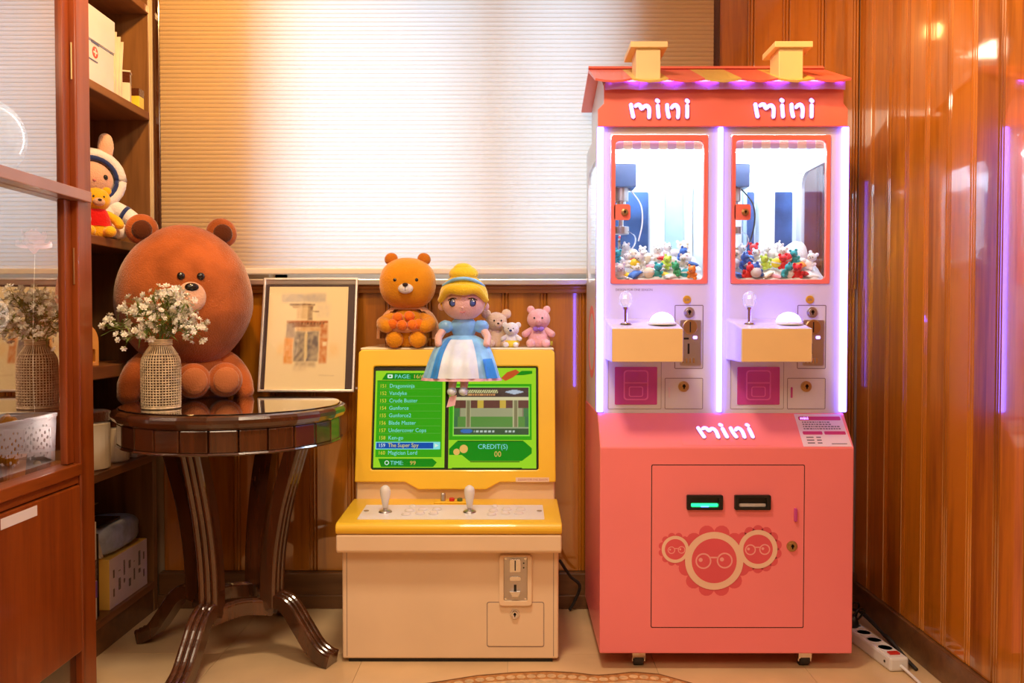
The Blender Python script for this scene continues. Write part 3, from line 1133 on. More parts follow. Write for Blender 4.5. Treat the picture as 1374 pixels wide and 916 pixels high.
for k, dx in ((0, 0.0), (1, 0.376)):
    bm = new()
    outline(bm, 0.288 + dx, 0.452 + dx, 0.778, 0.945, 0.0010)
    outline(bm, 0.4625 + dx, 0.580 + dx, 0.778, 0.874, 0.0016)
    outline(bm, 0.492 + dx, 0.580 + dx, 0.902, 1.098, 0.0022)
    obj('panel_seam', bm, M_print, cm)
    bm = new()
    plate(bm, ngon(0.529 + dx, 1.114, 0.0125, 24), [], 0.004, F)
    bg_ = obj('coin_badge', bm, M_gold, cm, bevel=0.001)
    text('lettering', '500', 0.010, F, 0.529 + dx, 1.1105, 0.004, M_print, bg_, 0.0002, 'CENTER')
    lock(0.536 + dx, 1.075, UY, 0.0165, cm, M_steel)
    # coin mechanism
    bm = new()
    plate(bm, rrect(0.508 + dx, 0.573 + dx, 0.912, 1.052, 0.004, 3), [], 0.005, F)
    mech = obj('coin_mechanism', bm, M_steel, cm, bevel=0.001)
    bm = new()
    plate(bm, ngon(0.538 + dx, 1.030, 0.023, 28), [], 0.007, F, 0.004)
    obj('coin_dial', bm, M_brass, mech, bevel=0.002)
    bm = new()
    plate(bm, rrect(0.5362 + dx, 0.5398 + dx, 1.014, 1.046, 0.001, 2), [], 0.0006, F, 0.011)
    plate(bm, rrect(0.531 + dx, 0.537 + dx, 0.948, 0.980, 0.001, 2), [], 0.0006, F, 0.0055)
    plate(bm, rrect(0.519 + dx, 0.535 + dx, 0.992, 0.998, 0.001, 2), [], 0.0006, F, 0.0055)
    obj('coin_slot', bm, M_black, mech)
    bm = new()
    plate(bm, rrect(0.548 + dx, 0.560 + dx, 0.994, 1.003, 0.003, 3), [], 0.003, F, 0.005)
    obj('reject_button', bm, M_letter, mech)
    bm = new()
    for q in range(4):
        plate(bm, rrect(0.513 + dx + q * 0.011, 0.519 + dx + q * 0.011, 0.920, 0.936, 0.002, 2), [], 0.006, F, 0.003)
    obj('coin_tray', bm, M_chrome, mech)
    # prize flap
    bm = new()
    plate(bm, rrect(0.309 + dx, 0.439 + dx, 0.792, 0.908, 0.003, 3), [], 0.002, F)
    fl_ = obj('prize_flap', bm, M_flap, cm)
    bm = new()
    plate(bm, rrect(0.336 + dx, 0.412 + dx, 0.806, 0.898, 0.01, 4), [rrect(0.340 + dx, 0.408 + dx, 0.810, 0.894, 0.008, 4)], 0.001, F, 0.002)
    plate(bm, rrect(0.340 + dx, 0.408 + dx, 0.857, 0.861, 0.001, 2), [], 0.001, F, 0.002)
    plate(bm, rrect(0.352 + dx, 0.396 + dx, 0.816, 0.848, 0.006, 3), [rrect(0.355 + dx, 0.393 + dx, 0.819, 0.845, 0.004, 3)], 0.001, F, 0.002)
    obj('flap_rib', bm, M_rib, fl_)
    # cash door
    lock(0.520 + dx, 0.848, UY, 0.0165, cm)
    bm = new()
    plate(bm, rrect(0.4735 + dx, 0.4785 + dx, 0.813, 0.846, 0.002, 3), [], 0.003, F)
    obj('door_latch', bm, M_flap if k else M_cardlil, cm)
    # control box: sloping top
    x0, x1 = (0.279, 0.484) if k == 0 else (0.650, 0.853)
    bm = new()
    prism_x(bm, [(2.41, 0.931), (2.41, 1.028), (UY, 1.056), (UY, 0.931)], x0, x1)
    cb = obj('control_box', bm, M_whitepaint, cm, bevel=0.003)
    bm = new()
    plate(bm, rrect(x0 + 0.002, x1 - 0.002, 0.933, 1.026, 0.003, 2), [], 0.0015, front(2.41))
    obj('box_front', bm, M_boxfront, cb)
    jx, jy = (0.328, 2.48) if k == 0 else (0.694, 2.49)
    jz = 1.042
    bm = new()
    lathe(bm, [(0.018, 0), (0.017, 0.003), (0.006, 0.006)], (jx, jy, jz - 0.002), 24)
    cyl(bm, (jx, jy, jz + 0.025), 0.005, 0.05, 'Z', 12)
    cyl(bm, (jx, jy, jz + 0.046), 0.008, 0.010, 'Z', 12)
    stick = obj('joystick', bm, M_chrome, cm)
    bm = new()
    lathe(bm, [(0.004, 0.0), (0.012, 0.004), (0.019, 0.014), (0.0215, 0.026), (0.019, 0.038), (0.011, 0.047), (0.002, 0.051)], (jx, jy, jz + 0.045), 12)
    obj('crystal_knob', bm, M_crystal, stick)
    bx = jx + 0.107 if k == 0 else jx + 0.116
    bm = new()
    lathe(bm, [(0.042, 0), (0.042, 0.004), (0.037, 0.008)], (bx, jy, jz - 0.004), 32)
    bt_ = obj('dome_button_collar', bm, M_white, cm)
    bm = new()
    lathe(bm, [(0.037, 0.0), (0.035, 0.012), (0.028, 0.023), (0.015, 0.031), (0.002, 0.034)], (bx, jy, jz), 32)
    obj('dome_button', bm, M_dome, bt_, smooth=True)
text('lettering', 'DESIGN FOR ONE SEASON', 0.0103, F, 0.3105, 1.141, 0.0, M_print, fp, 0.0003, sx=0.92)

# header sign
FH = front(2.58)
bm = new()
plate(bm, [(0.254, 1.638), (1.010, 1.638), (1.010, 1.690), (0.997, 1.708), (0.997, 1.768), (0.272, 1.768), (0.272, 1.708), (0.254, 1.690)], [], 0.012, FH)
hd = obj('header_board', bm, M_coral, cm, bevel=0.002)
FH2 = front(2.568)
word(FH2, 0.438, 1.6845, 0.000176, 0.0, hd)
word(FH2, 0.8135, 1.6855, 0.000176, 0.0, hd)
# violet light valance under the eave: wavy strip
bm = new()
n = 84
lo, hi = [], []
for i in range(n + 1):
    x = 0.274 + (0.995 - 0.274) * i / n
    y = 2.556 - 0.012 * abs(math.sin(PI * i / 12))
    lo.append(bm.verts.new((x, y, 1.744)))
    hi.append(bm.verts.new((x, y, 1.772)))
for i in range(n):
    bm.faces.new((lo[i], lo[i + 1], hi[i + 1], hi[i]))
vo = obj('scalloped_valance', bm, M_valance, cm)
md = vo.modifiers.new('thick', 'SOLIDIFY')
md.thickness = 0.003
bm = new()
box(bm, 0.28, 0.99, 2.540, 2.543, 1.7665, 1.769)
obj('eave_led', bm, M_violet, cm)
# roof: sheet bent over a ridge, panels alternate
eave_f, ridge, eave_b = (2.515, 1.768), (2.745, 1.862), (3.03, 1.802)
RX0, RX1 = 0.240, 0.999
npan = 7
for i in range(npan):
    x0 = RX0 + (RX1 - RX0) * i / npan
    x1 = RX0 + (RX1 - RX0) * (i + 1) / npan
    bm = new()
    ya, za = eave_f
    yb, zb = ridge
    yc, zc = eave_b
    wv = []
    for q in range(5):
        x = x0 + (x1 - x0) * q / 4
        sag = 0.006 * math.sin(PI * q / 4)
        wv.append((x, sag))
    top = [[bm.verts.new((x, ya, za + 0.0 - s)), bm.verts.new((x, yb, zb)), bm.verts.new((x, yc, zc))][:] for x, s in wv]
    bot = [[bm.verts.new((x, ya + 0.003, za - 0.006 - s)), bm.verts.new((x, yb, zb - 0.010)), bm.verts.new((x, yc, zc - 0.009))][:] for x, s in wv]
    for q in range(4):
        for e in (0, 1):
            bm.faces.new((top[q][e], top[q + 1][e], top[q + 1][e + 1], top[q][e + 1]))
            bm.faces.new((bot[q][e], bot[q][e + 1], bot[q + 1][e + 1], bot[q + 1][e]))
        bm.faces.new((top[q][0], bot[q][0], bot[q + 1][0], top[q + 1][0]))
        bm.faces.new((top[q][2], top[q + 1][2], bot[q + 1][2], bot[q][2]))
    for col in (0, -1):
        for e in (0, 1):
            bm.faces.new((top[col][e], top[col][e + 1], bot[col][e + 1], bot[col][e]))
    obj('roof_panel', bm, M_roofy if i in (1, 3, 5) else M_coral, cm)
bm = new()
box(bm, 0.275, 0.995, 2.60, 3.0, 1.638, 1.765)
prism_x(bm, [(2.60, 1.765), (2.74, 1.845), (3.0, 1.792), (3.0, 1.765)], 0.275, 0.995)
obj('roof_core', bm, M_whitepaint, cm)
bm = new()
prism_x(bm, [(2.735, 1.862), (2.745, 1.872), (2.755, 1.862)], RX0, RX1)
obj('ridge_strip', bm, M_coral, cm)
# chimneys
for px0, px1, c0, c1, cd in ((0.364, 0.437, 0.346, 0.457, 0.15), (0.790, 0.862, 0.775, 0.888, 0.13)):
    bm = new()
    prism_x(bm, [(2.535, 1.770), (2.535, 1.862), (2.625, 1.862), (2.625, 1.806)], px0, px1)
    ch = obj('chimney', bm, M_chim, cm, bevel=0.002)
    bm = new()
    box(bm, c0, c1, 2.545 - 0.02, 2.525 + cd, 1.862, 1.880)
    obj('chimney_cap', bm, M_chim, ch, bevel=0.002)

# prizes in the two windows
PC = [('red', (0.75, 0.02, 0.03)), ('white', (0.86, 0.86, 0.88)), ('yellow', (0.92, 0.66, 0.03)), ('blue', (0.04, 0.16, 0.60)),
      ('green', (0.03, 0.42, 0.18)), ('pink', (0.90, 0.40, 0.50)), ('teal', (0.03, 0.42, 0.48)), ('orange', (0.90, 0.30, 0.04)), ('cream', (0.90, 0.80, 0.62)), ('lime', (0.60, 0.80, 0.10))]
PM = {n_: mat('prize_' + n_, c_, 0.4, var=0.08, vscale=30, coat=0.2) for n_, c_ in PC}

def prize_bear():
    t = thing('prize_toy', 'tmp', 'toy')
    b_ = new()
    blob(b_, (0, 0, 0.017), (0.017, 0.015, 0.018), seg=12, ring=8)
    for s in (-1, 1):
        blob(b_, (s * 0.016, -0.008, 0.008), (0.008, 0.010, 0.008), seg=8, ring=6)
        blob(b_, (s * 0.018, -0.004, 0.024), (0.007, 0.007, 0.010), rot=(0, s * 0.5, 0), seg=8, ring=6)
    obj('body', b_, PM['white'], t, smooth=True, local=True)
    b_ = new()
    blob(b_, (0, -0.002, 0.046), (0.018, 0.016, 0.016), seg=12, ring=8)
    for s in (-1, 1):
        blob(b_, (s * 0.013, 0, 0.061), (0.007, 0.004, 0.007), seg=8, ring=6)
    obj('head', b_, PM['white'], t, smooth=True, local=True)
    b_ = new()
    for s in (-1, 1):
        blob(b_, (s * 0.006, -0.0165, 0.049), (0.0022, 0.002, 0.0022), seg=8, ring=6)
    blob(b_, (0, -0.0185, 0.044), (0.0025, 0.002, 0.002), seg=8, ring=6)
    obj('face', b_, M_eye, t, local=True)
    return t

def prize_packet():
    t = thing('prize_sweet', 'tmp', 'sweet')
    b_ = new()
    n1, n2 = 10, 6
    for sgn in (1, -1):
        g = [[b_.verts.new((-0.030 + 0.060 * i / n1, -0.017 + 0.034 * j / n2,
                            0.011 + sgn * 0.010 * (math.sin(PI * i / n1) * math.sin(PI * j / n2)) ** 0.5)) for i in range(n1 + 1)] for j in range(n2 + 1)]
        for j in range(n2):
            for i in range(n1):
                b_.faces.new((g[j][i], g[j][i + 1], g[j + 1][i + 1], g[j + 1][i]))
    bmesh.ops.remove_doubles(b_, verts=b_.verts, dist=0.0003)
    obj('wrapper', b_, PM['red'], t, smooth=True, local=True)
    b_ = new()
    for s in (-1, 1):
        for q in range(5):
            x = s * 0.030
            y0 = -0.017 + q * 0.0068
            v_ = [b_.verts.new(p) for p in ((x, y0, 0.011), (x, y0 + 0.0068, 0.011), (x + s * 0.008, y0 + 0.0075, 0.011 + 0.002 * (-1) ** q), (x + s * 0.008, y0 - 0.0007, 0.011 + 0.002 * (-1) ** q))]
            b_.faces.new(v_)
    obj('crimp', b_, PM['white'], t, local=True)
    return t

def prize_ball():
    t = thing('prize_ball', 'tmp', 'ball')
    b_ = new()
    blob(b_, (0, 0, 0.021), (0.021, 0.021, 0.021), seg=16, ring=10)
    obj('shell', b_, PM['blue'], t, smooth=True, local=True)
    b_ = new()
    lathe(b_, [(0.0213, -0.003), (0.0217, 0.0), (0.0213, 0.003)], (0, 0, 0.021), 16, cap=False)
    obj('band', b_, PM['white'], t, local=True)
    return t

protos = {'plush': prize_bear(), 'packet': prize_packet(), 'ball': prize_ball()}
used = set()
random.seed(11)
KN = {'plush': 'little plush toy', 'packet': 'wrapped sweet packet', 'ball': 'round capsule ball'}
# colour cast of the pile, read off the photograph row by row (left to right)
PILE = {
    0: [('front', 2.632, 1.180, 0.3, ['white', 'yellow', 'blue', 'white', 'cream', 'teal', 'yellow', 'white', 'green', 'teal', 'orange']),
        ('second', 2.675, 1.212, 0.2, ['cream', 'white', 'yellow', 'white', 'pink', 'white', 'lime', 'white', 'white', 'blue']),
        ('third', 2.715, 1.232, 0.1, ['teal', 'white', 'red', 'white', 'cream', 'white', 'red', 'white', 'blue', 'white']),
        ('fourth', 2.76, 1.248, 0.1, ['white', 'white', 'cream', 'white', 'white', 'red', 'white', 'white', 'cream']),
        ('back', 2.81, 1.255, 0.1, ['white', 'red', 'white', 'white', 'cream', 'white', 'white', 'white'])],
    1: [('front', 2.632, 1.180, 0.3, ['blue', 'red', 'white', 'blue', 'cream', 'pink', 'teal', 'white', 'red', 'red', 'white']),
        ('second', 2.675, 1.212, 0.2, ['white', 'blue', 'white', 'white', 'lime', 'yellow', 'red', 'red', 'orange', 'white']),
        ('third', 2.715, 1.232, 0.1, ['red', 'cream', 'blue', 'white', 'white', 'lime', 'white', 'red', 'teal', 'white']),
        ('fourth', 2.76, 1.248, 0.1, ['pink', 'white', 'white', 'cream', 'white', 'white', 'white', 'white', 'cream']),
        ('back', 2.81, 1.255, 0.1, ['red', 'teal', 'pink', 'red', 'white', 'white', 'white', 'white'])]}
for k in (0, 1):
    side = 'left' if k == 0 else 'right'
    a2, b2 = WIN[k][0] - 0.006, WIN[k][1] + 0.004
    bm = new()
    n = 24
    g = [[bm.verts.new((a2 - 0.012 + (b2 - a2 + 0.024) * i / n, 2.612 + 0.36 * j / n,
                        1.176 + 0.085 * min(1, j / 12) + 0.010 * mnoise.noise(Vector((i * 0.45, j * 0.45, k * 7))))) for i in range(n + 1)] for j in range(n + 1)]
    for j in range(n):
        for i in range(n):
            bm.faces.new((g[j][i], g[j][i + 1], g[j + 1][i + 1], g[j + 1][i]))
    hp = obj('prize_heap', bm, PM['white'], None, smooth=True)
    md = hp.modifiers.new('thick', 'SOLIDIFY')
    md.thickness = 0.018
    md.offset = -1
    tag(settle(hp), 'white heap of small prizes under the toys in the %s claw window' % side, 'prizes', None, 'stuff')
    for row, y, z, tilt, cols_ in PILE[k]:
        n = len(cols_)
        for i, cn in enumerate(cols_):
            kind = ['plush', 'packet', 'ball', 'packet', 'plush'][(i * 3 + len(row) + k) % 5]
            if kind not in used:
                used.add(kind)
                o = protos[kind]
            else:
                o = dup(protos[kind])
            o.location = (a2 + 0.026 + (b2 - a2 - 0.052) * i / (n - 1), y + random.uniform(-0.008, 0.008), z + random.uniform(0, 0.008))
            o.rotation_euler = (random.uniform(-0.1, 0.6), random.uniform(-0.5, 0.5), random.uniform(-1.0, 1.0) if kind != 'packet' else random.uniform(-0.7, 0.7))
            s_ = random.uniform(0.66, 0.86)
            o.scale = (s_, s_, s_)
            o['label'] = '%s %s, %s from left in the %s row of the %s window' % (cn, KN[kind], ordinal(i), row, side)
            o['group'] = 'prizes in the claw machine windows'
            first = True
            for ch in o.children:
                if ch.name.split('.')[0] in ('body', 'head', 'wrapper', 'shell'):
                    if ch.data.users > 1 or True:
                        ch.data = ch.data.copy() if ch.data.users > 1 else ch.data
                    ch.data.materials[0] = PM[cn]
# big white plush at the right of the right window
bm = new()
blob(bm, (0.925, 2.78, 1.262), (0.040, 0.05, 0.048), seg=20, ring=14, nz=0.1)
o = obj('prize_cushion', bm, M_whitefur, None, smooth=True)
tag(settle(o), 'big round white cushion at the right end of the right window', 'cushion')

# ------------------------------------------------------------------ arcade cabinet
AX0, AX1 = -0.530, 0.138
ac = thing('arcade_cabinet', 'low yellow and cream arcade cabinet with a lit green game list', 'arcade game', (-0.196, 2.80, 0))
bm = new()
prism_x(bm, [(2.562, 0.012), (2.562, 0.345), (2.62, 0.345), (2.80, 0.44), (2.80, 0.512), (2.885, 0.935), (2.90, 0.950), (3.03, 0.950), (3.03, 0.012)], AX0 + 0.002, AX1 - 0.002)
obj('body', bm, M_arcw, ac, bevel=0.006, seg=3)
FA = front(2.562)
bm = new()
for x in (AX0 + 0.016, AX1 - 0.018):
    plate(bm, [(x, 0.02), (x + 0.0015, 0.02), (x + 0.0015, 0.34), (x, 0.34)], [], 0.0006, FA)
obj('corner_seam', bm, M_print, ac)
bm = new()
box(bm, AX0 + 0.02, AX1 - 0.02, 2.57, 3.02, 0.0, 0.012)
obj('plinth', bm, M_black, ac)
# control shelf: cream apron and yellow rounded deck
bm = new()
prism_x(bm, [(2.512, 0.352), (2.504, 0.360), (2.504, 0.408), (2.62, 0.415), (2.62, 0.352)], AX0 - 0.004, AX1 + 0.004)
obj('shelf_apron', bm, M_arcw, ac, bevel=0.005, seg=3)
bm = new()
pr_ = [(2.80, 0.408)]
for a in range(-90, 91, 20):
    pr_.append((2.516 - 0.017 * math.cos(R(a)), 0.4265 + 0.0175 * math.sin(R(a))))
pr_ += [(2.54, 0.4455), (2.77, 0.4555), (2.80, 0.4555)]
prism_x(bm, pr_, AX0 - 0.005, AX1 + 0.005)
deck = obj('control_deck', bm, M_arcy, ac, bevel=0.003)
dk = Vector((0, 0.23, 0.010)).normalized()
DM = plane((0, 2.54, 0.4457), (1, 0, 0), dk)
bm = new()
plate(bm, rrect(-0.478, 0.092, 0.004, 0.170, 0.003, 3), [], 0.0015, DM)
cp = obj('control_plate', bm, M_panelw, ac)
bm = new()
for u in (-0.465, 0.079):
    plate(bm, ngon(u, 0.095, 0.008, 16), [], 0.002, DM, 0.0015)
obj('plate_screw', bm, M_steel, cp)
def deck_pt(u, v, w=0.0):
    return DM @ Vector((u, v, w))
for px, kx in ((-0.404, 0), (-0.140, 1)):
    p = deck_pt(px, 0.085, 0.0015)
    bm = new()
    lathe(bm, [(0.021, 0.0), (0.019, 0.004), (0.007, 0.008), (0.006, 0.03), (0.006, 0.034)], p, 24)
    st = obj('joystick', bm, M_steel, ac)
    bm = new()
    lathe(bm, [(0.005, 0.012), (0.008, 0.014), (0.0125, 0.04), (0.0165, 0.058), (0.0165, 0.068), (0.013, 0.078), (0.006, 0.083), (0.001, 0.084)], p, 24)
    obj('bat_knob', bm, M_white, st, smooth=True)
for bx0 in (-0.335, -0.070):
    for r_, (v, offs) in enumerate(((0.055, (0, 0.042, 0.084)), (0.100, (0.004, 0.046, 0.090)))):
        for q in offs:
            p = deck_pt(bx0 + q, v + 0.012 * (q > 0.01), 0.0015)
            bm = new()
            lathe(bm, [(0.015, 0.0), (0.015, 0.003), (0.012, 0.0035), (0.0115, 0.006), (0.010, 0.007)], p, 20)
            obj('button', bm, M_button, ac)
    p = deck_pt(bx0 + 0.008, 0.148, 0.0015)
    bm = new()
    lathe(bm, [(0.010, 0.0), (0.010, 0.003), (0.007, 0.006)], p, 18)
    obj('button', bm, M_button, ac)
bm = new()
plate(bm, rrect(-0.262, -0.155, 0.186, 0.226, 0.004, 3), [], 0.006, DM)
sp_ = obj('volume_plate', bm, M_arcy, ac, bevel=0.002)
for u, v, rr, hh, m_, nm in ((-0.233, 0.205, 0.0085, 0.026, M_steel, 'volume_knob'), (-0.204, 0.203, 0.009, 0.010, M_red, 'start_button'), (-0.178, 0.203, 0.009, 0.009, M_grn, 'select_button')):
    p = deck_pt(u, v, 0.006)
    bm = new()
    lathe(bm, [(rr, 0.0), (rr, hh * 0.85), (rr * 0.8, hh)], p, 18)
    obj(nm, bm, m_, sp_)
# monitor bezel
bz = Vector((0, 0.085, 0.423)).normalized()
BM = plane((0, 2.795, 0.508), (1, 0, 0), bz)
BL = Vector((0, 0.085, 0.423)).length
def sx_(px):
    return -0.478 + (px - 500) * 0.00252
def sv_(py):
    return (0.893 - (py - 492) * 0.002443 - 0.508) * 1.0202
bm = new()
out_ = [(AX0, 0.004), (-0.362, 0.004), (-0.318, -0.020), (-0.092, -0.020), (-0.048, 0.004), (AX1, 0.004), (AX1, BL + 0.008), (AX1 - 0.010, BL + 0.018), (AX0 + 0.010, BL + 0.018), (AX0, BL + 0.008)]
plate(bm, out_, [rrect(sx_(500), sx_(722), sv_(632), sv_(492), 0.008, 4)], 0.016, BM)
bez = obj('monitor_bezel', bm, M_arcy, ac, bevel=0.004, seg=2)
bm = new()
box(bm, AX0 + 0.002, AX1 - 0.002, 2.885, 3.03, 0.948, 0.957)
obj('top_lid', bm, M_arclid, ac, bevel=0.004)
# screen: dark tube, picture layers, glass
bm = new()
plate(bm, rrect(sx_(499), sx_(723), sv_(633), sv_(491), 0.008, 4), [], 0.002, BM)
scr = obj('screen', bm, M_black, ac)
E_ = {}
def em(name, col, s=1.0):
    if name not in E_:
        E_[name] = emis('screen_' + name, hexc(col) if isinstance(col, str) else col, s)
    return E_[name]
em('green', '#3fb41a', 0.85)
em('bright', '#a6e02a', 0.95)
em('deep', '#159a1c', 0.8)
em('dark', '#14521a', 0.7)
em('frame', '#8fe04a', 1.0)
em('blue', '#0f55b8', 0.9)
em('cyan', '#8fe6e8', 1.0)
em('yellow', '#f0d84a', 1.0)
em('white', '#e8f4e8', 1.0)
em('orange', '#f0b860', 1.0)
em('lined', '#7ccf50', 0.7)
def quad(bm_, pts, w):
    plate(bm_, [(sx_(a), sv_(b)) for a, b in pts], [], 0, BM, w)
def rect(bm_, x0, y0, x1, y1, w):
    quad(bm_, [(x0, y1), (x1, y1), (x1, y0), (x0, y0)], w)
def layer(name, m_, fn):
    b_ = new()
    fn(b_)
    return obj(name, b_, m_, scr)
layer('screen_card', E_['bright'], lambda b: (rect(b, 502.5, 498, 597, 629, 0.0024), rect(b, 602, 494, 719, 630, 0.0024)))
layer('list_field', E_['green'], lambda b: (rect(b, 505, 512, 593, 615, 0.0027), rect(b, 602.5, 516, 713, 592, 0.0027)))
layer('title_bar', E_['deep'], lambda b: (quad(b, [(511, 510.5), (580, 510.5), (586, 505), (583, 501), (517, 501)], 0.0029),
                                          quad(b, [(513, 628), (582, 628), (587, 622), (581, 617), (509, 617)], 0.0029),
                                          quad(b, [(603, 604), (613, 594), (703, 594), (713, 603), (713, 610), (700, 620), (630, 620), (620, 612), (603, 612)], 0.0029),
                                          quad(b, [(690, 504), (700, 498), (714, 498), (714, 502), (702, 504)], 0.0029)))
layer('bar_edge', E_['dark'], lambda b: (rect(b, 631, 620.4, 697, 621.6, 0.003), rect(b, 614, 593, 702, 594, 0.003), rect(b, 505, 511.4, 593, 512.2, 0.003), rect(b, 502.5, 629, 597, 630.5, 0.003), rect(b, 607, 629, 700, 630.5, 0.003)))
def lines(b):
    for i in range(9):
        rect(b, 508, 522.6 + i * 10.05, 591, 523.1 + i * 10.05, 0.0029)
layer('list_lines', E_['lined'], lines)
layer('selected_row', E_['cyan'], lambda b: rect(b, 505, 594.6, 591, 604.6, 0.0030))
layer('selected_fill', E_['blue'], lambda b: (rect(b, 506, 595.6, 582, 603.6, 0.0032),))
layer('arrow', E_['white'], lambda b: quad(b, [(584, 602), (589, 599.5), (584, 597)], 0.0033))
NAMES = ['Dragonninja', 'Vandyke', 'Crude Buster', 'Gunforce', 'Gunforce2', 'Blade Master', 'Undercover Cops', 'Ken-go', 'The Super Spy', 'Magician Lord']
for i, nm in enumerate(NAMES):
    y = 521.2 + i * 10.05
    sel = i == 8
    text('lettering', str(151 + i), 0.0175, BM, sx_(508.5), sv_(y), 0.0034, E_['white'] if sel else E_['yellow'], scr, 0.0, sx=0.92)
    text('lettering', nm, 0.0190, BM, sx_(521.5), sv_(y), 0.0034, E_['yellow'] if sel else E_['cyan'], scr, 0.0, sx=0.92)
text('lettering', 'PAGE:', 0.0190, BM, sx_(528), sv_(508.4), 0.0034, E_['cyan'], scr, 0.0, sx=1.1)
text('lettering', '16/60', 0.0190, BM, sx_(553), sv_(508.4), 0.0034, E_['orange'], scr, 0.0, sx=1.1)
text('lettering', 'TIME:', 0.0190, BM, sx_(525), sv_(625.2), 0.0034, E_['cyan'], scr, 0.0, sx=1.0)
text('lettering', '99', 0.0190, BM, sx_(551), sv_(625.2), 0.0034, E_['orange'], scr, 0.0, sx=1.1)
text('lettering', 'CREDIT(S)', 0.0230, BM, sx_(641), sv_(604.0), 0.0034, E_['cyan'], scr, 0.0, sx=0.98)
text('lettering', '00', 0.0270, BM, sx_(663), sv_(614.5), 0.0034, E_['orange'], scr, 0.0, sx=0.9)
layer('page_icon', E_['white'], lambda b: (plate(b, rrect(sx_(518.5), sx_(525.5), sv_(508.2), sv_(503), 0.003, 3), [rrect(sx_(520.5), sx_(523.5), sv_(506.6), sv_(504.6), 0.001, 2)], 0, BM, 0.0034),
                                           plate(b, ngon(sx_(520.5), sv_(622.5), 0.0075, 16), [ngon(sx_(520.5), sv_(622.5), 0.005, 16)], 0, BM, 0.0034)))
layer('coin_icons', E_['orange'], lambda b: (plate(b, ngon(sx_(613), sv_(608), 0.011, 18), [], 0, BM, 0.0033), plate(b, ngon(sx_(622.5), sv_(604), 0.014, 18), [], 0, BM, 0.0034)))
layer('picture_frame', E_['frame'], lambda b: rect(b, 607.5, 519.5, 710.5, 587, 0.0029))
# preview picture: a temple yard under a dark roof, without any figure
def yard(u, v):
    x = 609 + u * (709 - 609)
    y = 585 - v * (585 - 521)
    c = (0.10, 0.30, 0.06)
    if y < 534:
        c = (0.07, 0.035, 0.03)
        if 628 < x < 668 and 524 < y < 529 and (x * 1.7 + y) % 5 < 3.2:
            c = (0.85, 0.75, 0.35)
        if 626 < x < 664 and 529.5 < y < 532.5 and (x * 1.3) % 4 < 3:
            c = (0.8, 0.35, 0.12)
        if 678 < x < 702 and 524 < y < 531 and abs(y - 527) < 3.5 - abs(x - 690) * 0.25:
            c = (0.55, 0.6, 0.75)
    elif y < 538:
        c = (0.85, 0.72, 0.42)
    elif y < 549:
        c = (0.16, 0.05, 0.035)
        if 640 < x < 649 or 670 < x < 679:
            c = (0.75, 0.48, 0.06)
    elif y < 561:
        c = (0.42, 0.40, 0.22) if 618 < x < 700 else (0.30, 0.22, 0.14)
        if x < 617 or x > 702:
            c = (0.06, 0.22, 0.06)
    elif y > 575:
        c = (0.03, 0.09, 0.035) if y > 576.5 else (0.40, 0.45, 0.26)
        if ((x - 626) / 8) ** 2 + ((y - 580) / 3) ** 2 < 1:
            c = (0.02, 0.16, 0.55)
        if 636 < x < 690 and 579 < y < 581.6 and (x * 1.1) % 6 < 4 and not 663 < x < 678:
            c = (0.6, 0.7, 0.65)
    else:
        c = (0.11, 0.30, 0.05)
        if x < 614 or x > 704:
            c = (0.05, 0.18, 0.07)
    if 538 <= y <= 575 and (624.5 < x < 631.5 or 688 < x < 695):
        e = 625.5 < x < 630.5 or 689 < x < 694
        c = (0.26, 0.22, 0.10) if e else (0.62, 0.55, 0.30)
    return c
paint_grid('preview_picture', sx_(709) - sx_(609), sv_(521) - sv_(585), 110, 72, yard,
           BM @ Matrix.Translation((sx_(609), sv_(585), 0.0031)), M_screenart, scr)
layer('corner_flourish', em('red', '#d8582a', 0.9), lambda b: (quad(b, [(672, 508), (680, 500), (692, 496), (697, 500), (688, 507), (678, 512)], 0.0031),))
bm = new()
plate(bm, rrect(sx_(500.5), sx_(721.5), sv_(631.5), sv_(492.5), 0.008, 4), [], 0.0015, BM, 0.008)
obj('screen_glass', bm, M_screenglass, ac)
# maker's sticker
bm = new()
plate(bm, rrect(0.005, 0.116, 0.0045, 0.019, 0.001, 2), [], 0.0004, BM, 0.016)
stk = obj('name_sticker', bm, M_arcw, ac)
text('lettering', 'DESIGN FOR ONE SEASON', 0.0103, BM, 0.0125, 0.0085, 0.0166, M_printred, stk, 0.0001, sx=0.80)
# coin unit and cash door
FA2 = front(2.562)
bm = new()
plate(bm, rrect(-0.046, 0.054, 0.180, 0.336, 0.010, 4), [rrect(-0.032, 0.040, 0.195, 0.330, 0.004, 3)], 0.014, FA2)
plate(bm, rrect(-0.040, 0.050, 0.186, 0.334, 0.006, 3), [], 0.003, FA2)
obj('coin_surround', bm, M_arcw, ac, bevel=0.003)
bm = new()
plate(bm, rrect(-0.032, 0.040, 0.195, 0.331, 0.004, 3), [], 0.004, FA2, 0.004)
cpl = obj('coin_plate', bm, M_steel, ac, bevel=0.001)
bm = new()
plate(bm, rrect(-0.014, 0.020, 0.283, 0.323, 0.004, 3), [], 0.005, FA2, 0.008)
obj('coin_entry', bm, M_chrome, cpl, bevel=0.001)
bm = new()
plate(bm, rrect(-0.014, 0.020, 0.256, 0.270, 0.004, 3), [], 0.004, FA2, 0.008)
obj('coin_label', bm, M_chrome, cpl, bevel=0.001)
bm = new()
plate(bm, [(-0.014, 0.225), (0.020, 0.225), (0.012, 0.208), (-0.006, 0.208)], [], 0.010, FA2, 0.008)
obj('coin_return', bm, M_chrome, cpl, bevel=0.001)
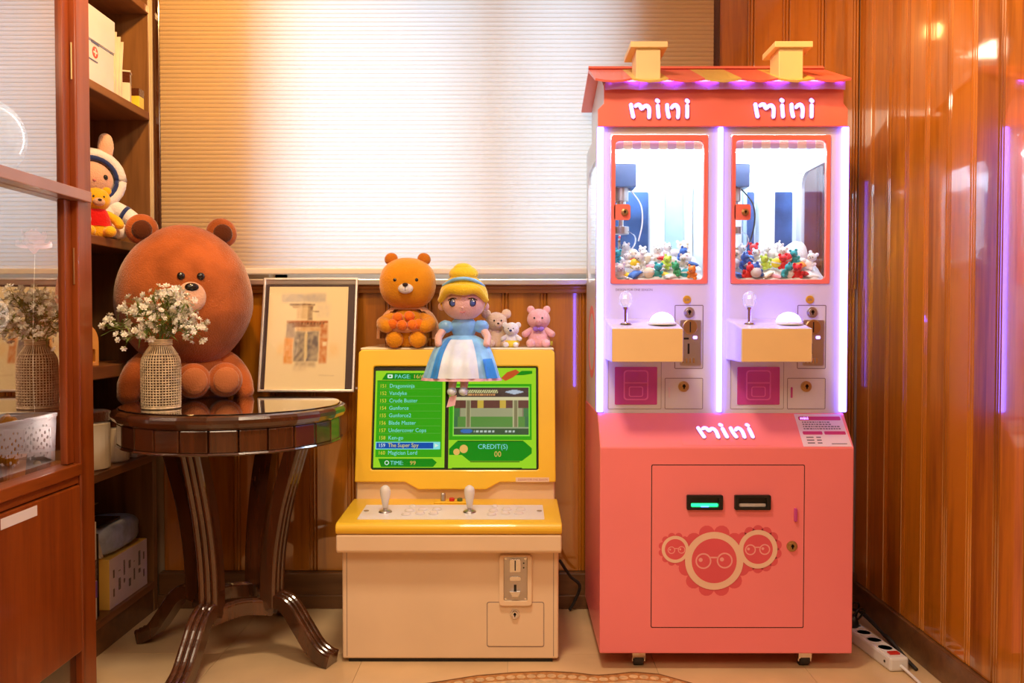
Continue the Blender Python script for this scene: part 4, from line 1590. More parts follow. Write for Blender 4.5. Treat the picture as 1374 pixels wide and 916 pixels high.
for u, v in ((-0.026, 0.324), (0.034, 0.324), (-0.026, 0.201), (0.034, 0.201)):
    bm = new()
    plate(bm, ngon(u, v, 0.0035, 10), [], 0.002, FA2, 0.008)
    obj('screw', bm, M_chrome, cpl)
bm = new()
plate(bm, rrect(0.001, 0.005, 0.288, 0.320, 0.001, 2), [], 0.0006, FA2, 0.0131)
plate(bm, rrect(-0.001, 0.007, 0.212, 0.244, 0.001, 2), [], 0.0006, FA2, 0.0082)
for v in (0.310, 0.296):
    plate(bm, ngon(0.029, v, 0.0025, 10), [], 0.0006, FA2, 0.0082)
obj('coin_slot', bm, M_black, cpl)
bm = new()
plate(bm, rrect(-0.084, 0.092, 0.049, 0.188, 0.007, 4), [rrect(-0.0825, 0.0905, 0.0505, 0.1865, 0.006, 4)], 0.0008, FA2)
obj('door_gap', bm, M_print, ac)
bm = new()
plate(bm, rrect(-0.0815, 0.0895, 0.0515, 0.1855, 0.006, 4), [], 0.002, FA2)
cd_ = obj('cash_door', bm, M_arcw, ac, bevel=0.001)
lock(0.002, 0.152, 2.560, 0.0145, cd_, M_chrome)

# ------------------------------------------------------------------ round table
TX, TY, TZ = -0.885, 2.645, 0.79
tb = thing('round_table', 'dark carved round wooden table with four curved reeded legs', 'table', (TX, TY, 0))
NF = 26
def poly_ring(r, z, n=NF, off=0.0):
    return [(TX + r * math.cos(2 * PI * (i + off) / n), TY + r * math.sin(2 * PI * (i + off) / n), z) for i in range(n)]
def rings_mesh(bm_, rings, cap=True):
    vs_ = [[bm_.verts.new(p) for p in r] for r in rings]
    n = len(vs_[0])
    for i in range(len(vs_) - 1):
        for j in range(n):
            bm_.faces.new((vs_[i][j], vs_[i][(j + 1) % n], vs_[i + 1][(j + 1) % n], vs_[i + 1][j]))
    if cap:
        bm_.faces.new(vs_[0][::-1])
        bm_.faces.new(vs_[-1])
bm = new()
rings_mesh(bm, [poly_ring(0.318, 0.745), poly_ring(0.336, 0.747), poly_ring(0.346, 0.754), poly_ring(0.352, 0.765), poly_ring(0.352, 0.775), poly_ring(0.346, 0.783), poly_ring(0.336, 0.7865), poly_ring(0.322, 0.7865)])
obj('top_rim', bm, W_darkh, tb, bevel=0.002)
bm = new()
rings_mesh(bm, [poly_ring(0.315, 0.685), poly_ring(0.315, 0.746)])
obj('top_core', bm, W_darkh, tb)
bm = new()
lathe(bm, [(0.328, 0.0), (0.330, 0.002), (0.328, 0.004), (0.001, 0.004)], (TX, TY, 0.7865), 96)
obj('glass_top', bm, M_glossdark, tb)
# apron panels
bm = new()
w_ = 2 * 0.333 * math.sin(PI / NF)
plate(bm, [(-w_ / 2 + 0.0015, 0.004), (w_ / 2 - 0.0015, 0.004), (w_ / 2 - 0.0015, 0.068), (-w_ / 2 + 0.0015, 0.068)], [], 0.014, Matrix(((0, 0, 1, 0), (1, 0, 0, 0), (0, 1, 0, 0), (0, 0, 0, 1))))
ap0 = obj('apron_panel', bm, W_dark, tb, local=True, bevel=0.004)
for i in range(NF):
    o = ap0 if i == 0 else ap0.copy()
    if i:
        C.objects.link(o)
        o.parent = tb
    a = 2 * PI * (i + 0.5) / NF
    o.location = (0.318 * math.cos(a), 0.318 * math.sin(a), 0.678)
    o.rotation_euler = (0, 0, a)
bm = new()
rings_mesh(bm, [poly_ring(0.312, 0.674), poly_ring(0.334, 0.674), poly_ring(0.339, 0.678), poly_ring(0.336, 0.6825), poly_ring(0.312, 0.6835)])
obj('apron_bead', bm, W_darkh, tb)
# reeded section
def reed(w, h):
    out = []
    for lobe in range(3):
        c_ = -w / 2 + w * (lobe + 0.5) / 3
        for a in range(180, -1, -30):
            out.append((c_ + w / 6 * math.cos(R(a)), h / 2 - h * 0.18 + h * 0.18 * math.sin(R(a))))
    out += [(w / 2, -h / 2), (-w / 2, -h / 2)]
    return out
LEGA = (-100, -18, 78, 165)
for la in LEGA:
    ca, sa = math.cos(R(la)), math.sin(R(la))
    bm = new()
    path = spline([(TX + ca * r_, TY + sa * r_, z_) for r_, z_ in ((0.245, 0.70), (0.212, 0.60), (0.176, 0.48), (0.152, 0.36), (0.142, 0.26), (0.140, 0.165))], 6)
    sweep(bm, path, reed(0.062, 0.050), up=(ca, sa, 0.0))
    lg_ = obj('leg', bm, W_dark, tb)
    bm = new()
    path = spline([(TX + ca * r_, TY + sa * r_, z_) for r_, z_ in ((0.125, 0.176), (0.165, 0.187), (0.205, 0.168), (0.245, 0.115), (0.290, 0.055), (0.325, 0.030), (0.350, 0.022))], 6)
    sweep(bm, path, reed(0.060, 0.044), up=(0, 0, 1))
    obj('foot', bm, W_dark, tb)
for i in range(4):
    a, b = R(LEGA[i]), R(LEGA[(i + 1) % 4])
    pa = Vector((TX + 0.14 * math.cos(a), TY + 0.14 * math.sin(a), 0.158))
    pb = Vector((TX + 0.14 * math.cos(b), TY + 0.14 * math.sin(b), 0.158))
    mid = (pa + pb) / 2 + Vector((0, 0, 0.014)) + ((Vector((TX, TY, 0.15)) - (pa + pb) / 2) * 0.10)
    bm = new()
    sweep(bm, spline([pa, mid, pb], 8), reed(0.030, 0.046))
    obj('stretcher', bm, W_dark, tb)

# ------------------------------------------------------------------ plush toys
def plush(name, label, cat, loc, rotz, parts, group=None, scale=1.0):
    t = thing(name, label, cat, loc, rotz, group)
    t.scale = (scale,) * 3
    objs = {}
    for pn, m_, fn, par in parts:
        b_ = new()
        fn(b_)
        o_ = obj(pn, b_, m_, objs.get(par, t), smooth=True, local=True)
        objs.setdefault(pn, o_)
    return t

def dent(bm_, fn):
    for v in bm_.verts:
        v.co = fn(v.co)

# big brown bear, local origin at its seat; faces a little to the right
def big_head(b):
    blob(b, (0, 0, 0.335), (0.212, 0.165, 0.245), seg=40, ring=28, nz=0.015)
    for v in b.verts:            # wide cheeks, flatter top
        t_ = (v.co.z - 0.335) / 0.245
        v.co.x *= 1 + 0.05 * (1 - abs(t_ + 0.15))
        v.co.y *= 1 - 0.04 * t_
def ear(s):
    def f(b):
        blob(b, (-0.006 + s * 0.126, 0.0, 0.560), (0.052, 0.028, 0.050), rot=(0, s * 0.55, 0), seg=20, ring=14)
    return f
def ear_in(s):
    def f(b):
        blob(b, (-0.006 + s * 0.127, -0.020, 0.557), (0.033, 0.014, 0.032), rot=(0, s * 0.55, 0), seg=16, ring=10)
    return f
def bear_body(b):
    prof = [(0.02, -0.005), (0.12, 0.0), (0.150, 0.04), (0.150, 0.09), (0.132, 0.14), (0.10, 0.19), (0.05, 0.22), (0.01, 0.225)]
    prof = spline(prof, 4)
    lathe(b, prof, (0, 0.02, 0), 36, sy=0.72)
def bear_arm(s):
    def f(b):
        tube(b, [(s * 0.075, 0.02, 0.145), (s * 0.135, -0.005, 0.105), (s * 0.168, -0.03, 0.055), (s * 0.180, -0.045, 0.020)], 0.04, 16, smooth_n=5, radii=[0.040, 0.046, 0.044, 0.036], round_ends=True)
    return f
def bear_leg(s):
    def f(b):
        tube(b, [(0.03 + s * 0.048, 0.02, 0.055), (0.052 + s * 0.050, -0.06, 0.060), (0.058 + s * 0.050, -0.10, 0.060)], 0.05, 18, smooth_n=4, radii=[0.048, 0.050, 0.052])
        blob(b, (0.060 + s * 0.050, -0.110, 0.062), (0.056, 0.036, 0.058), seg=22, ring=16)
    return f
def bear_sole(s):
    def f(b):
        blob(b, (0.060 + s * 0.050, -0.134, 0.062), (0.042, 0.014, 0.044), seg=18, ring=12)
    return f
def face_pt(x, z, d=0.0, c=(0, 0, 0.335), r=(0.212, 0.165, 0.245)):
    q = 1 - ((x - c[0]) / r[0]) ** 2 - ((z - c[2]) / r[2]) ** 2
    return (x, c[1] - r[1] * math.sqrt(max(q, 0.01)) - d, z)
def big_eye(x):
    return lambda b: blob(b, face_pt(x, 0.402), (0.0125, 0.008, 0.0125), seg=14, ring=10)
def big_muzzle(b):
    p = face_pt(0.0, 0.334)
    blob(b, (p[0], p[1] + 0.006, p[2]), (0.046, 0.024, 0.050), seg=28, ring=18)
def big_nose(b):
    p = face_pt(0.0, 0.366, 0.012)
    v = blob(b, p, (0.022, 0.012, 0.014), seg=16, ring=12)
    tube(b, [(0, p[1] - 0.004, 0.358), (0, p[1] - 0.002, 0.330)], 0.0022, 8)
    tube(b, [(-0.025, p[1] + 0.005, 0.326), (-0.013, p[1] - 0.001, 0.317), (0, p[1] - 0.003, 0.328), (0.013, p[1] - 0.001, 0.317), (0.025, p[1] + 0.005, 0.326)], 0.0022, 8, smooth_n=4)
plush('teddy_bear', 'large brown plush bear with a huge head sitting on the round table', 'plush toy', (-1.112, 2.845, 0.7908), R(28), [
    ('body', M_brown, bear_body, None), ('head', M_brown, big_head, None),
    ('ear', M_brown, ear(-1), None), ('ear', M_brown, ear(1), None), ('inner_ear', M_browninner, ear_in(-1), None), ('inner_ear', M_browninner, ear_in(1), None),
    ('arm', M_brown, bear_arm(-1), None), ('arm', M_brown, bear_arm(1), None),
    ('leg', M_brown, bear_leg(-1), None), ('leg', M_brown, bear_leg(1), None),
    ('sole', M_sole, bear_sole(-1), None), ('sole', M_sole, bear_sole(1), None),
    ('eye', M_eye, big_eye(-0.030), 'head'), ('eye', M_eye, big_eye(0.030), 'head'), ('muzzle', M_muzzle, big_muzzle, 'head'), ('nose', M_eye, big_nose, 'head')])

# honey bear with oranges on the arcade cabinet
def hb_head(b):
    blob(b, (0, 0, 0.225), (0.100, 0.080, 0.092), seg=32, ring=22, e=0.9)
def hb_face(x, z, d=0.0):
    return face_pt(x, z, d, (0, 0, 0.225), (0.100, 0.080, 0.092))
def hb_body(b):
    lathe(b, spline([(0.01, 0.0), (0.055, 0.003), (0.075, 0.03), (0.072, 0.07), (0.052, 0.115), (0.02, 0.145)], 4), (0, 0.0, 0), 28, sy=0.75)
def hb_cape(b):
    lathe(b, spline([(0.050, 0.148), (0.085, 0.120), (0.108, 0.075), (0.112, 0.03)], 5), (0, 0.012, 0), 36, cap=False, sy=0.66,
          wob=lambda a, z: (1 + 0.03 * math.cos(9 * a)) if True else 1)
    kill = [v for v in b.verts if v.co.y < -0.028 and abs(v.co.x) < 0.085 and v.co.z < 0.13]
    bmesh.ops.delete(b, geom=kill, context='VERTS')
hb_parts = [('body', M_honey, hb_body, None), ('head', M_honey, hb_head, None)]
for s in (-1, 1):
    hb_parts.append(('ear', M_honeyd, lambda b, s=s: blob(b, (s * 0.058, 0, 0.312), (0.024, 0.014, 0.022), rot=(0, s * 0.4, 0)), None))
    hb_parts.append(('arm', M_honey, lambda b, s=s: tube(b, [(s * 0.055, -0.01, 0.105), (s * 0.082, -0.045, 0.085), (s * 0.066, -0.075, 0.075)], 0.02, 14, smooth_n=4, radii=[0.02, 0.024, 0.024], round_ends=True), None))
    hb_parts.append(('leg', M_honey, lambda b, s=s: (tube(b, [(s * 0.038, -0.02, 0.026), (s * 0.040, -0.065, 0.027)], 0.027, 16), blob(b, (s * 0.040, -0.068, 0.030), (0.031, 0.022, 0.030))), None))
    hb_parts.append(('eye', M_eye, lambda b, s=s: blob(b, hb_face(s * 0.037, 0.235), (0.0065, 0.004, 0.0065), seg=12, ring=8), 'head'))
hb_parts += [('muzzle', M_whitefur, lambda b: blob(b, hb_face(0, 0.205, 0.003), (0.026, 0.014, 0.018)), 'head'),
             ('nose', M_stitch, lambda b: (blob(b, hb_face(0, 0.218, 0.015), (0.010, 0.006, 0.0065), seg=12, ring=8), tube(b, [hb_face(0, 0.212, 0.016), hb_face(0, 0.198, 0.017)], 0.0012, 6)), 'head'),
             ('cape', M_cape, hb_cape, None),
             ('basket_cloth', M_cape, lambda b: lathe(b, spline([(0.01, 0.052), (0.055, 0.056), (0.072, 0.072), (0.070, 0.078)], 3), (0, -0.058, 0), 24, cap=False, sy=0.45), None)]
for i, (x, z, y) in enumerate(((-0.045, 0.083, -0.082), (-0.012, 0.079, -0.092), (0.024, 0.080, -0.088), (-0.028, 0.105, -0.075), (0.012, 0.110, -0.075), (0.045, 0.083, -0.078))):
    hb_parts.append(('orange', M_orange, lambda b, x=x, y=y, z=z: blob(b, (x, y, z), (0.019, 0.018, 0.018), seg=14, ring=10), None))
hb = plush('honey_bear', 'honey coloured plush bear holding a lap of oranges on the arcade cabinet', 'plush toy', (-0.372, 2.945, 0.957), R(2), hb_parts, scale=0.985)

# rag doll in a blue gown
dl = thing('rag_doll', 'blonde rag doll in a pale blue gown hanging over the screen edge', 'doll', (-0.172, 2.885, 0.958))
def D(name, m_, fn, par=None, smooth=True):
    b_ = new()
    fn(b_)
    return obj(name, b_, m_, par or dl, smooth=smooth)
X0 = -0.172
HD = (X0, 2.862, 1.112)
HR = (0.074, 0.062, 0.062)
def dface(x, z, d=0.0):
    return face_pt(x, z, d, HD, HR)
dh = D('head', M_skin, lambda b: blob(b, HD, HR, seg=32, ring=22))
def hairf(b):
    blob(b, (HD[0], HD[1] + 0.006, HD[2] + 0.018), (0.083, 0.070, 0.078), seg=40, ring=28)
    kill = [v for v in b.verts if v.co.y < HD[1] - 0.012 and v.co.z < HD[2] + 0.036 + 0.03 * ((v.co.x - X0) / 0.08) ** 2 * -1.2]
    bmesh.ops.delete(b, geom=kill, context='VERTS')
    bmesh.ops.solidify(b, geom=b.faces[:], thickness=0.004)
hr_ = D('hair', M_hair, hairf)
D('fringe', M_hair, lambda b: tube(b, [(X0 - 0.076, HD[1] - 0.022, HD[2] + 0.008), (X0 - 0.045, HD[1] - 0.056, HD[2] + 0.040), (X0, HD[1] - 0.068, HD[2] + 0.040), (X0 + 0.045, HD[1] - 0.056, HD[2] + 0.040), (X0 + 0.076, HD[1] - 0.022, HD[2] + 0.008)], 0.018, 12, smooth_n=6, radii=[0.010, 0.016, 0.020, 0.016, 0.010], round_ends=True), hr_)
D('bun', M_hair, lambda b: blob(b, (X0, 2.868, 1.208), (0.050, 0.042, 0.030), seg=28, ring=18))
D('bun', M_hair, lambda b: blob(b, (X0 - 0.002, 2.868, 1.224), (0.034, 0.030, 0.022), seg=24, ring=16))
D('hair_band', M_satin, lambda b: tube(b, [(X0 - 0.068, 2.850, 1.168), (X0 - 0.03, 2.815, 1.186), (X0 + 0.01, 2.810, 1.190), (X0 + 0.045, 2.825, 1.182), (X0 + 0.068, 2.855, 1.166)], 0.006, 10, smooth_n=6))
for s in (-1, 1):
    D('eye', M_eye, lambda b: blob(b, dface(X0 + s * 0.033, 1.110, 0.0), (0.0125, 0.004, 0.0135), seg=18, ring=12), dh)
    D('iris', M_iris, lambda b: blob(b, dface(X0 + s * 0.033, 1.108, 0.0025), (0.0085, 0.003, 0.0090), seg=14, ring=10), dh)
    D('eye_glint', M_white, lambda b: blob(b, dface(X0 + s * 0.033 + 0.004, 1.114, 0.005), (0.003, 0.0018, 0.003), seg=8, ring=6), dh)
    D('lash', M_stitch, lambda b: tube(b, [dface(X0 + s * 0.020, 1.122, 0.002), dface(X0 + s * 0.034, 1.125, 0.002), dface(X0 + s * 0.049, 1.118, 0.002)], 0.0014, 6, smooth_n=3), dh)
    D('ear', M_skin, lambda b: blob(b, (X0 + s * 0.076, 2.868, 1.098), (0.011, 0.008, 0.014), seg=12, ring=8), dh)
D('mouth', M_blush, lambda b: tube(b, [dface(X0 - 0.010, 1.080, 0.001), dface(X0, 1.077, 0.001), dface(X0 + 0.010, 1.080, 0.001)], 0.0016, 6, smooth_n=3), dh)
D('nose', M_skin, lambda b: blob(b, dface(X0, 1.093, 0.0), (0.005, 0.004, 0.004), seg=10, ring=8), dh)
def ell_loft(b, secs, n=48, ruff=0.0, fr=12, arc=None):
    rings = []
    for (cx, cy, cz, rx, ry, tilt) in secs:
        ring = []
        for i in range(n):
            a = 2 * PI * i / n
            k_ = 1 + ruff * rx / 0.12 * math.cos(fr * a)
            ring.append(b.verts.new((cx + rx * k_ * math.cos(a), cy + ry * k_ * math.sin(a), cz + tilt * math.sin(a))))
        rings.append(ring)
    for i in range(len(rings) - 1):
        for j in range(n):
            if arc and not (arc[0] <= j < arc[1]):
                continue
            b.faces.new((rings[i][j], rings[i][(j + 1) % n], rings[i + 1][(j + 1) % n], rings[i + 1][j]))
    b.verts.ensure_lookup_table()
    loose = [v for v in b.verts if not v.link_faces]
    bmesh.ops.delete(b, geom=loose, context='VERTS')
SK = spline([(X0, 2.872, 1.000, 0.040, 0.030, 0.0), (X0 - 0.002, 2.852, 0.985, 0.068, 0.044, 0.004), (X0 - 0.002, 2.815, 0.955, 0.092, 0.052, 0.010), (X0 - 0.002, 2.785, 0.910, 0.108, 0.050, 0.004), (X0 - 0.002, 2.770, 0.862, 0.122, 0.048, 0.0)], 5)
D('skirt', M_satin, lambda b: ell_loft(b, SK, 72, 0.05, 14))
SKp = [(a, b_ - 0.004, c, d_ + 0.003, e_ + 0.002, f_) for a, b_, c, d_, e_, f_ in SK]
D('apron_panel', M_satinw, lambda b: ell_loft(b, SKp[4:], 72, 0.05, 14, (47, 60)))
D('ribbon', M_satinb, lambda b: ell_loft(b, [(a, b_ - 0.001, c, d_ + 0.001, e_, f_) for a, b_, c, d_, e_, f_ in SKp[3:]], 72, 0.05, 14, (43, 47)))
D('ribbon', M_satinb, lambda b: ell_loft(b, [(a, b_ - 0.001, c, d_ + 0.001, e_, f_) for a, b_, c, d_, e_, f_ in SKp[13:]], 72, 0.05, 14, (62, 67)))
D('lace_hem', M_trimp, lambda b: ell_loft(b, [(a, b_ - 0.002, c, d_ + 0.002, e_ + 0.002, f_) for a, b_, c, d_, e_, f_ in (SK[-1], (X0 - 0.002, 2.769, 0.853, 0.124, 0.049, 0.0))], 72, 0.06, 18))
D('torso', M_satin, lambda b: ell_loft(b, spline([(X0, 2.876, 0.965, 0.042, 0.032, 0), (X0, 2.874, 1.000, 0.036, 0.028, 0), (X0, 2.870, 1.030, 0.050, 0.032, 0), (X0, 2.868, 1.052, 0.036, 0.026, 0), (X0, 2.868, 1.062, 0.018, 0.018, 0)], 4), 32))
for s in (-1, 1):
    D('puff_sleeve', M_satin, lambda b: blob(b, (X0 + s * 0.060, 2.862, 1.030), (0.026, 0.024, 0.022), seg=20, ring=14, nz=0.12))
    D('arm', M_skin, lambda b: tube(b, [(X0 + s * 0.066, 2.858, 1.020), (X0 + s * 0.082, 2.835, 0.995), (X0 + s * 0.080, 2.808, 0.972)], 0.012, 12, smooth_n=4, radii=[0.013, 0.013, 0.012], round_ends=True))
for x in (-0.030, 0.008):
    D('leg', M_skin, lambda b: tube(b, [(X0 + x, 2.775, 0.880), (X0 + x, 2.765, 0.850), (X0 + x - 0.002, 2.758, 0.825)], 0.013, 14, smooth_n=3, radii=[0.014, 0.014, 0.012], round_ends=True))
    D('shoe', M_satinw, lambda b: blob(b, (X0 + x - 0.002, 2.752, 0.818), (0.016, 0.022, 0.014), seg=16, ring=12))
D('care_tag', M_trimp, lambda b: plate(b, [(X0 - 0.050, 0.766), (X0 - 0.022, 0.772), (X0 - 0.016, 0.806), (X0 - 0.040, 0.802)], [], 0.0008, front(2.752)), smooth=False)

# three small plush toys
def small_toy(name, label, loc, rotz, m_body, m_head, sc, ears, extra, lean=0.0):
    parts = [('body', m_body, lambda b: lathe(b, spline([(0.004, 0.0), (0.022, 0.002), (0.029, 0.018), (0.024, 0.038), (0.012, 0.052)], 4), (0, 0, 0), 22, sy=0.85), None),
             ('head', m_head, lambda b: blob(b, (lean, -0.002, 0.072), (0.030, 0.027, 0.027), seg=22, ring=16), None)]
    for s in (-1, 1):
        parts.append(('leg', m_body, lambda b, s=s: tube(b, [(s * 0.014, -0.006, 0.012), (s * 0.020, -0.030, 0.011)], 0.010, 12, radii=[0.010, 0.011], round_ends=True), None))
        parts.append(('arm', m_body, lambda b, s=s: tube(b, [(s * 0.018, -0.004, 0.045), (s * 0.034, -0.016, 0.034)], 0.008, 12, radii=[0.008, 0.009], round_ends=True), None))
        parts.append(('eye', M_eye, lambda b, s=s: blob(b, face_pt(lean + s * 0.010, 0.075, 0, (lean, -0.002, 0.072), (0.030, 0.027, 0.027)), (0.0026, 0.002, 0.0028), seg=8, ring=6), 'head'))
        parts.append(('ear', m_head, lambda b, s=s: blob(b, (lean + s * ears[0], 0, 0.072 + ears[1]), ears[2], rot=(0, s * ears[3], 0), seg=14, ring=10), None))
    parts += extra
    return plush(name, label, 'plush toy', loc, rotz, parts, None, sc)
def muz(m_, lean=0.0):
    return ('muzzle', m_, lambda b: blob(b, (lean, -0.028, 0.064), (0.011, 0.009, 0.009), seg=14, ring=10), 'head')
def nos(m_, lean=0.0, r_=0.0034):
    return ('nose', m_, lambda b: blob(b, (lean, -0.0365, 0.067), (r_, r_ * 0.8, r_ * 0.8), seg=10, ring=8), 'head')
small_toy('plush_mouse', 'small beige plush mouse with round ears beside the blonde doll', (-0.063, 2.955, 0.957), R(10), M_beigefur, M_beigefur, 1.24, (0.029, 0.022, (0.014, 0.006, 0.014), 0.5), [muz(M_beigefur), nos(M_stitch)])
small_toy('plush_koala', 'tiny white plush koala in yellow shorts between mouse and pig', (-0.009, 2.925, 0.957), R(-6), M_whitefur, M_whitefur, 0.88, (0.026, 0.016, (0.012, 0.007, 0.012), 0.4),
          [muz(M_whitefur), nos(M_navy, 0, 0.006), ('shorts', M_shorts, lambda b: lathe(b, spline([(0.022, 0.001), (0.0305, 0.010), (0.0315, 0.020), (0.029, 0.028)], 3), (0, 0, 0), 22, cap=False, sy=0.88), None)])
small_toy('plush_pig', 'pink plush pig with a purple bow at the right end of the cabinet', (0.086, 2.955, 0.957), R(-4), M_pinkfur, M_pinkfur, 1.36, (0.020, 0.024, (0.010, 0.005, 0.011), 0.5),
          [('snout', M_pinkfur, lambda b: cyl(b, (0, -0.029, 0.066), 0.009, 0.010, 'Y', 16), 'head'),
           ('nostril', M_blush, lambda b: (blob(b, (-0.003, -0.0345, 0.066), (0.0013, 0.001, 0.002), seg=8, ring=6), blob(b, (0.003, -0.0345, 0.066), (0.0013, 0.001, 0.002), seg=8, ring=6)), 'head'),
           ('bow', M_purple, lambda b: (blob(b, (-0.007, -0.026, 0.047), (0.008, 0.004, 0.006), rot=(0, 0.3, 0), seg=12, ring=8), blob(b, (0.007, -0.026, 0.047), (0.008, 0.004, 0.006), rot=(0, -0.3, 0), seg=12, ring=8), blob(b, (0, -0.029, 0.047), (0.003, 0.003, 0.004), seg=8, ring=6)), None),
           ('yellow_tail_tag', M_shorts, lambda b: box(b, 0.022, 0.036, 0.004, 0.007, 0.004, 0.016), None)])

# ------------------------------------------------------------------ vase with gypsophila
VX, VY, VZ = -1.045, 2.485, 0.7908
va = thing('rattan_vase', 'bottle vase wrapped in pale open rattan weave on the round table', 'vase', (VX, VY, VZ))
vprof = [(0.048, 0.002), (0.0535, 0.006), (0.0545, 0.05), (0.0545, 0.13), (0.050, 0.152), (0.036, 0.176), (0.030, 0.186), (0.030, 0.204)]
bm = new()
lathe(bm, [(r_ - 0.003, z_) for r_, z_ in spline(vprof, 3)], (VX, VY, VZ), 32, cap=False)
obj('bottle', bm, M_bottle, va, smooth=True)
sp0 = spline(vprof, 3)
bm = new()
nst = 40
for i in range(nst):
    a = 2 * PI * i / nst
    sweep(bm, [(VX + r_ * math.cos(a), VY + r_ * math.sin(a), VZ + z_) for r_, z_ in sp0[1:]], circ(0.0016, 5), up=(math.cos(a), math.sin(a), 0))
def vr(z):
    for (r0, z0), (r1, z1) in zip(vprof, vprof[1:]):
        if z0 <= z <= z1:
            return r0 + (r1 - r0) * (z - z0) / (z1 - z0)
    return vprof[-1][0]
o = obj('upright_cane', bm, M_rattan, va, smooth=True)
o['kind'] = 'stuff'
bm = new()
for q in range(19):
    z = 0.010 + q * 0.0078
    pts = [(VX + (vr(z) + 0.0014 * (1 if (i + q) % 2 else -1)) * math.cos(2 * PI * i / nst), VY + (vr(z) + 0.0014 * (1 if (i + q) % 2 else -1)) * math.sin(2 * PI * i / nst), VZ + z) for i in range(nst)]
    rg = sweep(bm, pts + [pts[0]], circ(0.0017, 5), cap=False)
o = obj('woven_cane', bm, M_rattan, va, smooth=True)
o['kind'] = 'stuff'
bm = new()
for z, r_, t_ in ((0.004, 0.052, 0.004), (0.160, 0.0465, 0.0025), (0.190, 0.031, 0.003), (0.196, 0.031, 0.003), (0.202, 0.031, 0.003)):
    pts = [(VX + r_ * math.cos(2 * PI * i / 40), VY + r_ * math.sin(2 * PI * i / 40), VZ + z) for i in range(41)]
    sweep(bm, pts, circ(t_, 6), cap=False)
obj('binding', bm, M_rattan, va, smooth=True)

fb = thing('flower_bunch', 'bunch of tiny white gypsophila blossoms in the rattan vase', 'flowers', (VX, VY, VZ + 0.19))
random.seed(21)
tips = []
mouth = Vector((VX, VY, VZ + 0.20))
stems = new()
leaves = new()
for i in range(34):
    ang = random.uniform(0, 2 * PI)
    rad = math.sqrt(random.random())
    tx = VX - 0.018 + 0.160 * rad * math.cos(ang)
    ty = VY + 0.10 * rad * math.sin(ang)
    tz = VZ + 0.355 - 0.11 * rad ** 1.6 + random.uniform(-0.05, 0.02)
    if tx < VX - 0.05:
        tz -= 0.010
    tip = Vector((tx, ty, tz))
    m0 = mouth + Vector((random.uniform(-0.015, 0.015), random.uniform(-0.015, 0.015), -0.02))
    mid = m0.lerp(tip, 0.5) + Vector((0, 0, 0.03))
    path = spline([m0, mid, tip], 4)
    sweep(stems, path, circ(0.0011, 4), up=(0.3, 0.2, 1))
    for q in range(9):
        d_ = Vector((random.gauss(0, 1), random.gauss(0, 1), random.gauss(0.35, 0.9))).normalized() * random.uniform(0.012, 0.042)
        st0 = Vector(path[random.randint(4, 8)])
        e_ = tip + d_ if q > 2 else st0.lerp(tip, 0.4) + d_
        sweep(stems, [st0.lerp(tip, 0.3), (st0.lerp(tip, 0.5) + e_) / 2 + Vector((0, 0, 0.004)), e_], circ(0.0007, 3), up=(0.3, 0.2, 1))
        tips.append((e_, d_.normalized()))
    for q in range(8):
        c_ = Vector(path[random.randint(3, 8)])
        dd = Vector((random.gauss(0, 1), random.gauss(0, 1), random.gauss(0.4, 0.7))).normalized()
        sd = dd.cross(Vector((0, 0, 1))).normalized() * 0.0035
        l_ = random.uniform(0.025, 0.05)
        vs_ = [leaves.verts.new(c_), leaves.verts.new(c_ + dd * l_ * 0.5 + sd), leaves.verts.new(c_ + dd * l_ + Vector((0, 0, -0.006))), leaves.verts.new(c_ + dd * l_ * 0.5 - sd)]
        leaves.faces.new(vs_)
o = obj('stems', stems, M_leaf, fb)
o['kind'] = 'stuff'
o = obj('leaves', leaves, M_leaf, fb)
o['kind'] = 'stuff'
def blossom_mesh():
    b_ = new()
    for layer_ in (0, 1):
        n_ = 6 if layer_ == 0 else 5
        for i in range(n_):
            a = 2 * PI * i / n_ + layer_ * 0.4
            r_ = 0.0095 if layer_ == 0 else 0.0062
            up_ = 0.003 if layer_ == 0 else 0.0065
            c0 = b_.verts.new((0, 0, 0.0))
            p1 = b_.verts.new((math.cos(a - 0.42) * r_ * 0.75, math.sin(a - 0.42) * r_ * 0.75, up_ * 0.7))
            p2 = b_.verts.new((math.cos(a) * r_, math.sin(a) * r_, up_))
            p3 = b_.verts.new((math.cos(a + 0.42) * r_ * 0.75, math.sin(a + 0.42) * r_ * 0.75, up_ * 0.7))
            b_.faces.new((c0, p1, p2, p3))
    return b_
bl0 = obj('blossom', blossom_mesh(), M_blossom, fb, local=True)
random.shuffle(tips)
for i, (p, d_) in enumerate(tips[:290]):
    o = bl0 if i == 0 else bl0.copy()
    if i:
        C.objects.link(o)
        o.parent = fb
    o.location = p - base_of(fb)
    o.rotation_euler = d_.to_track_quat('Z', 'Y').to_euler()
    s_ = random.uniform(1.0, 1.5)
    o.scale = (s_, s_, s_)

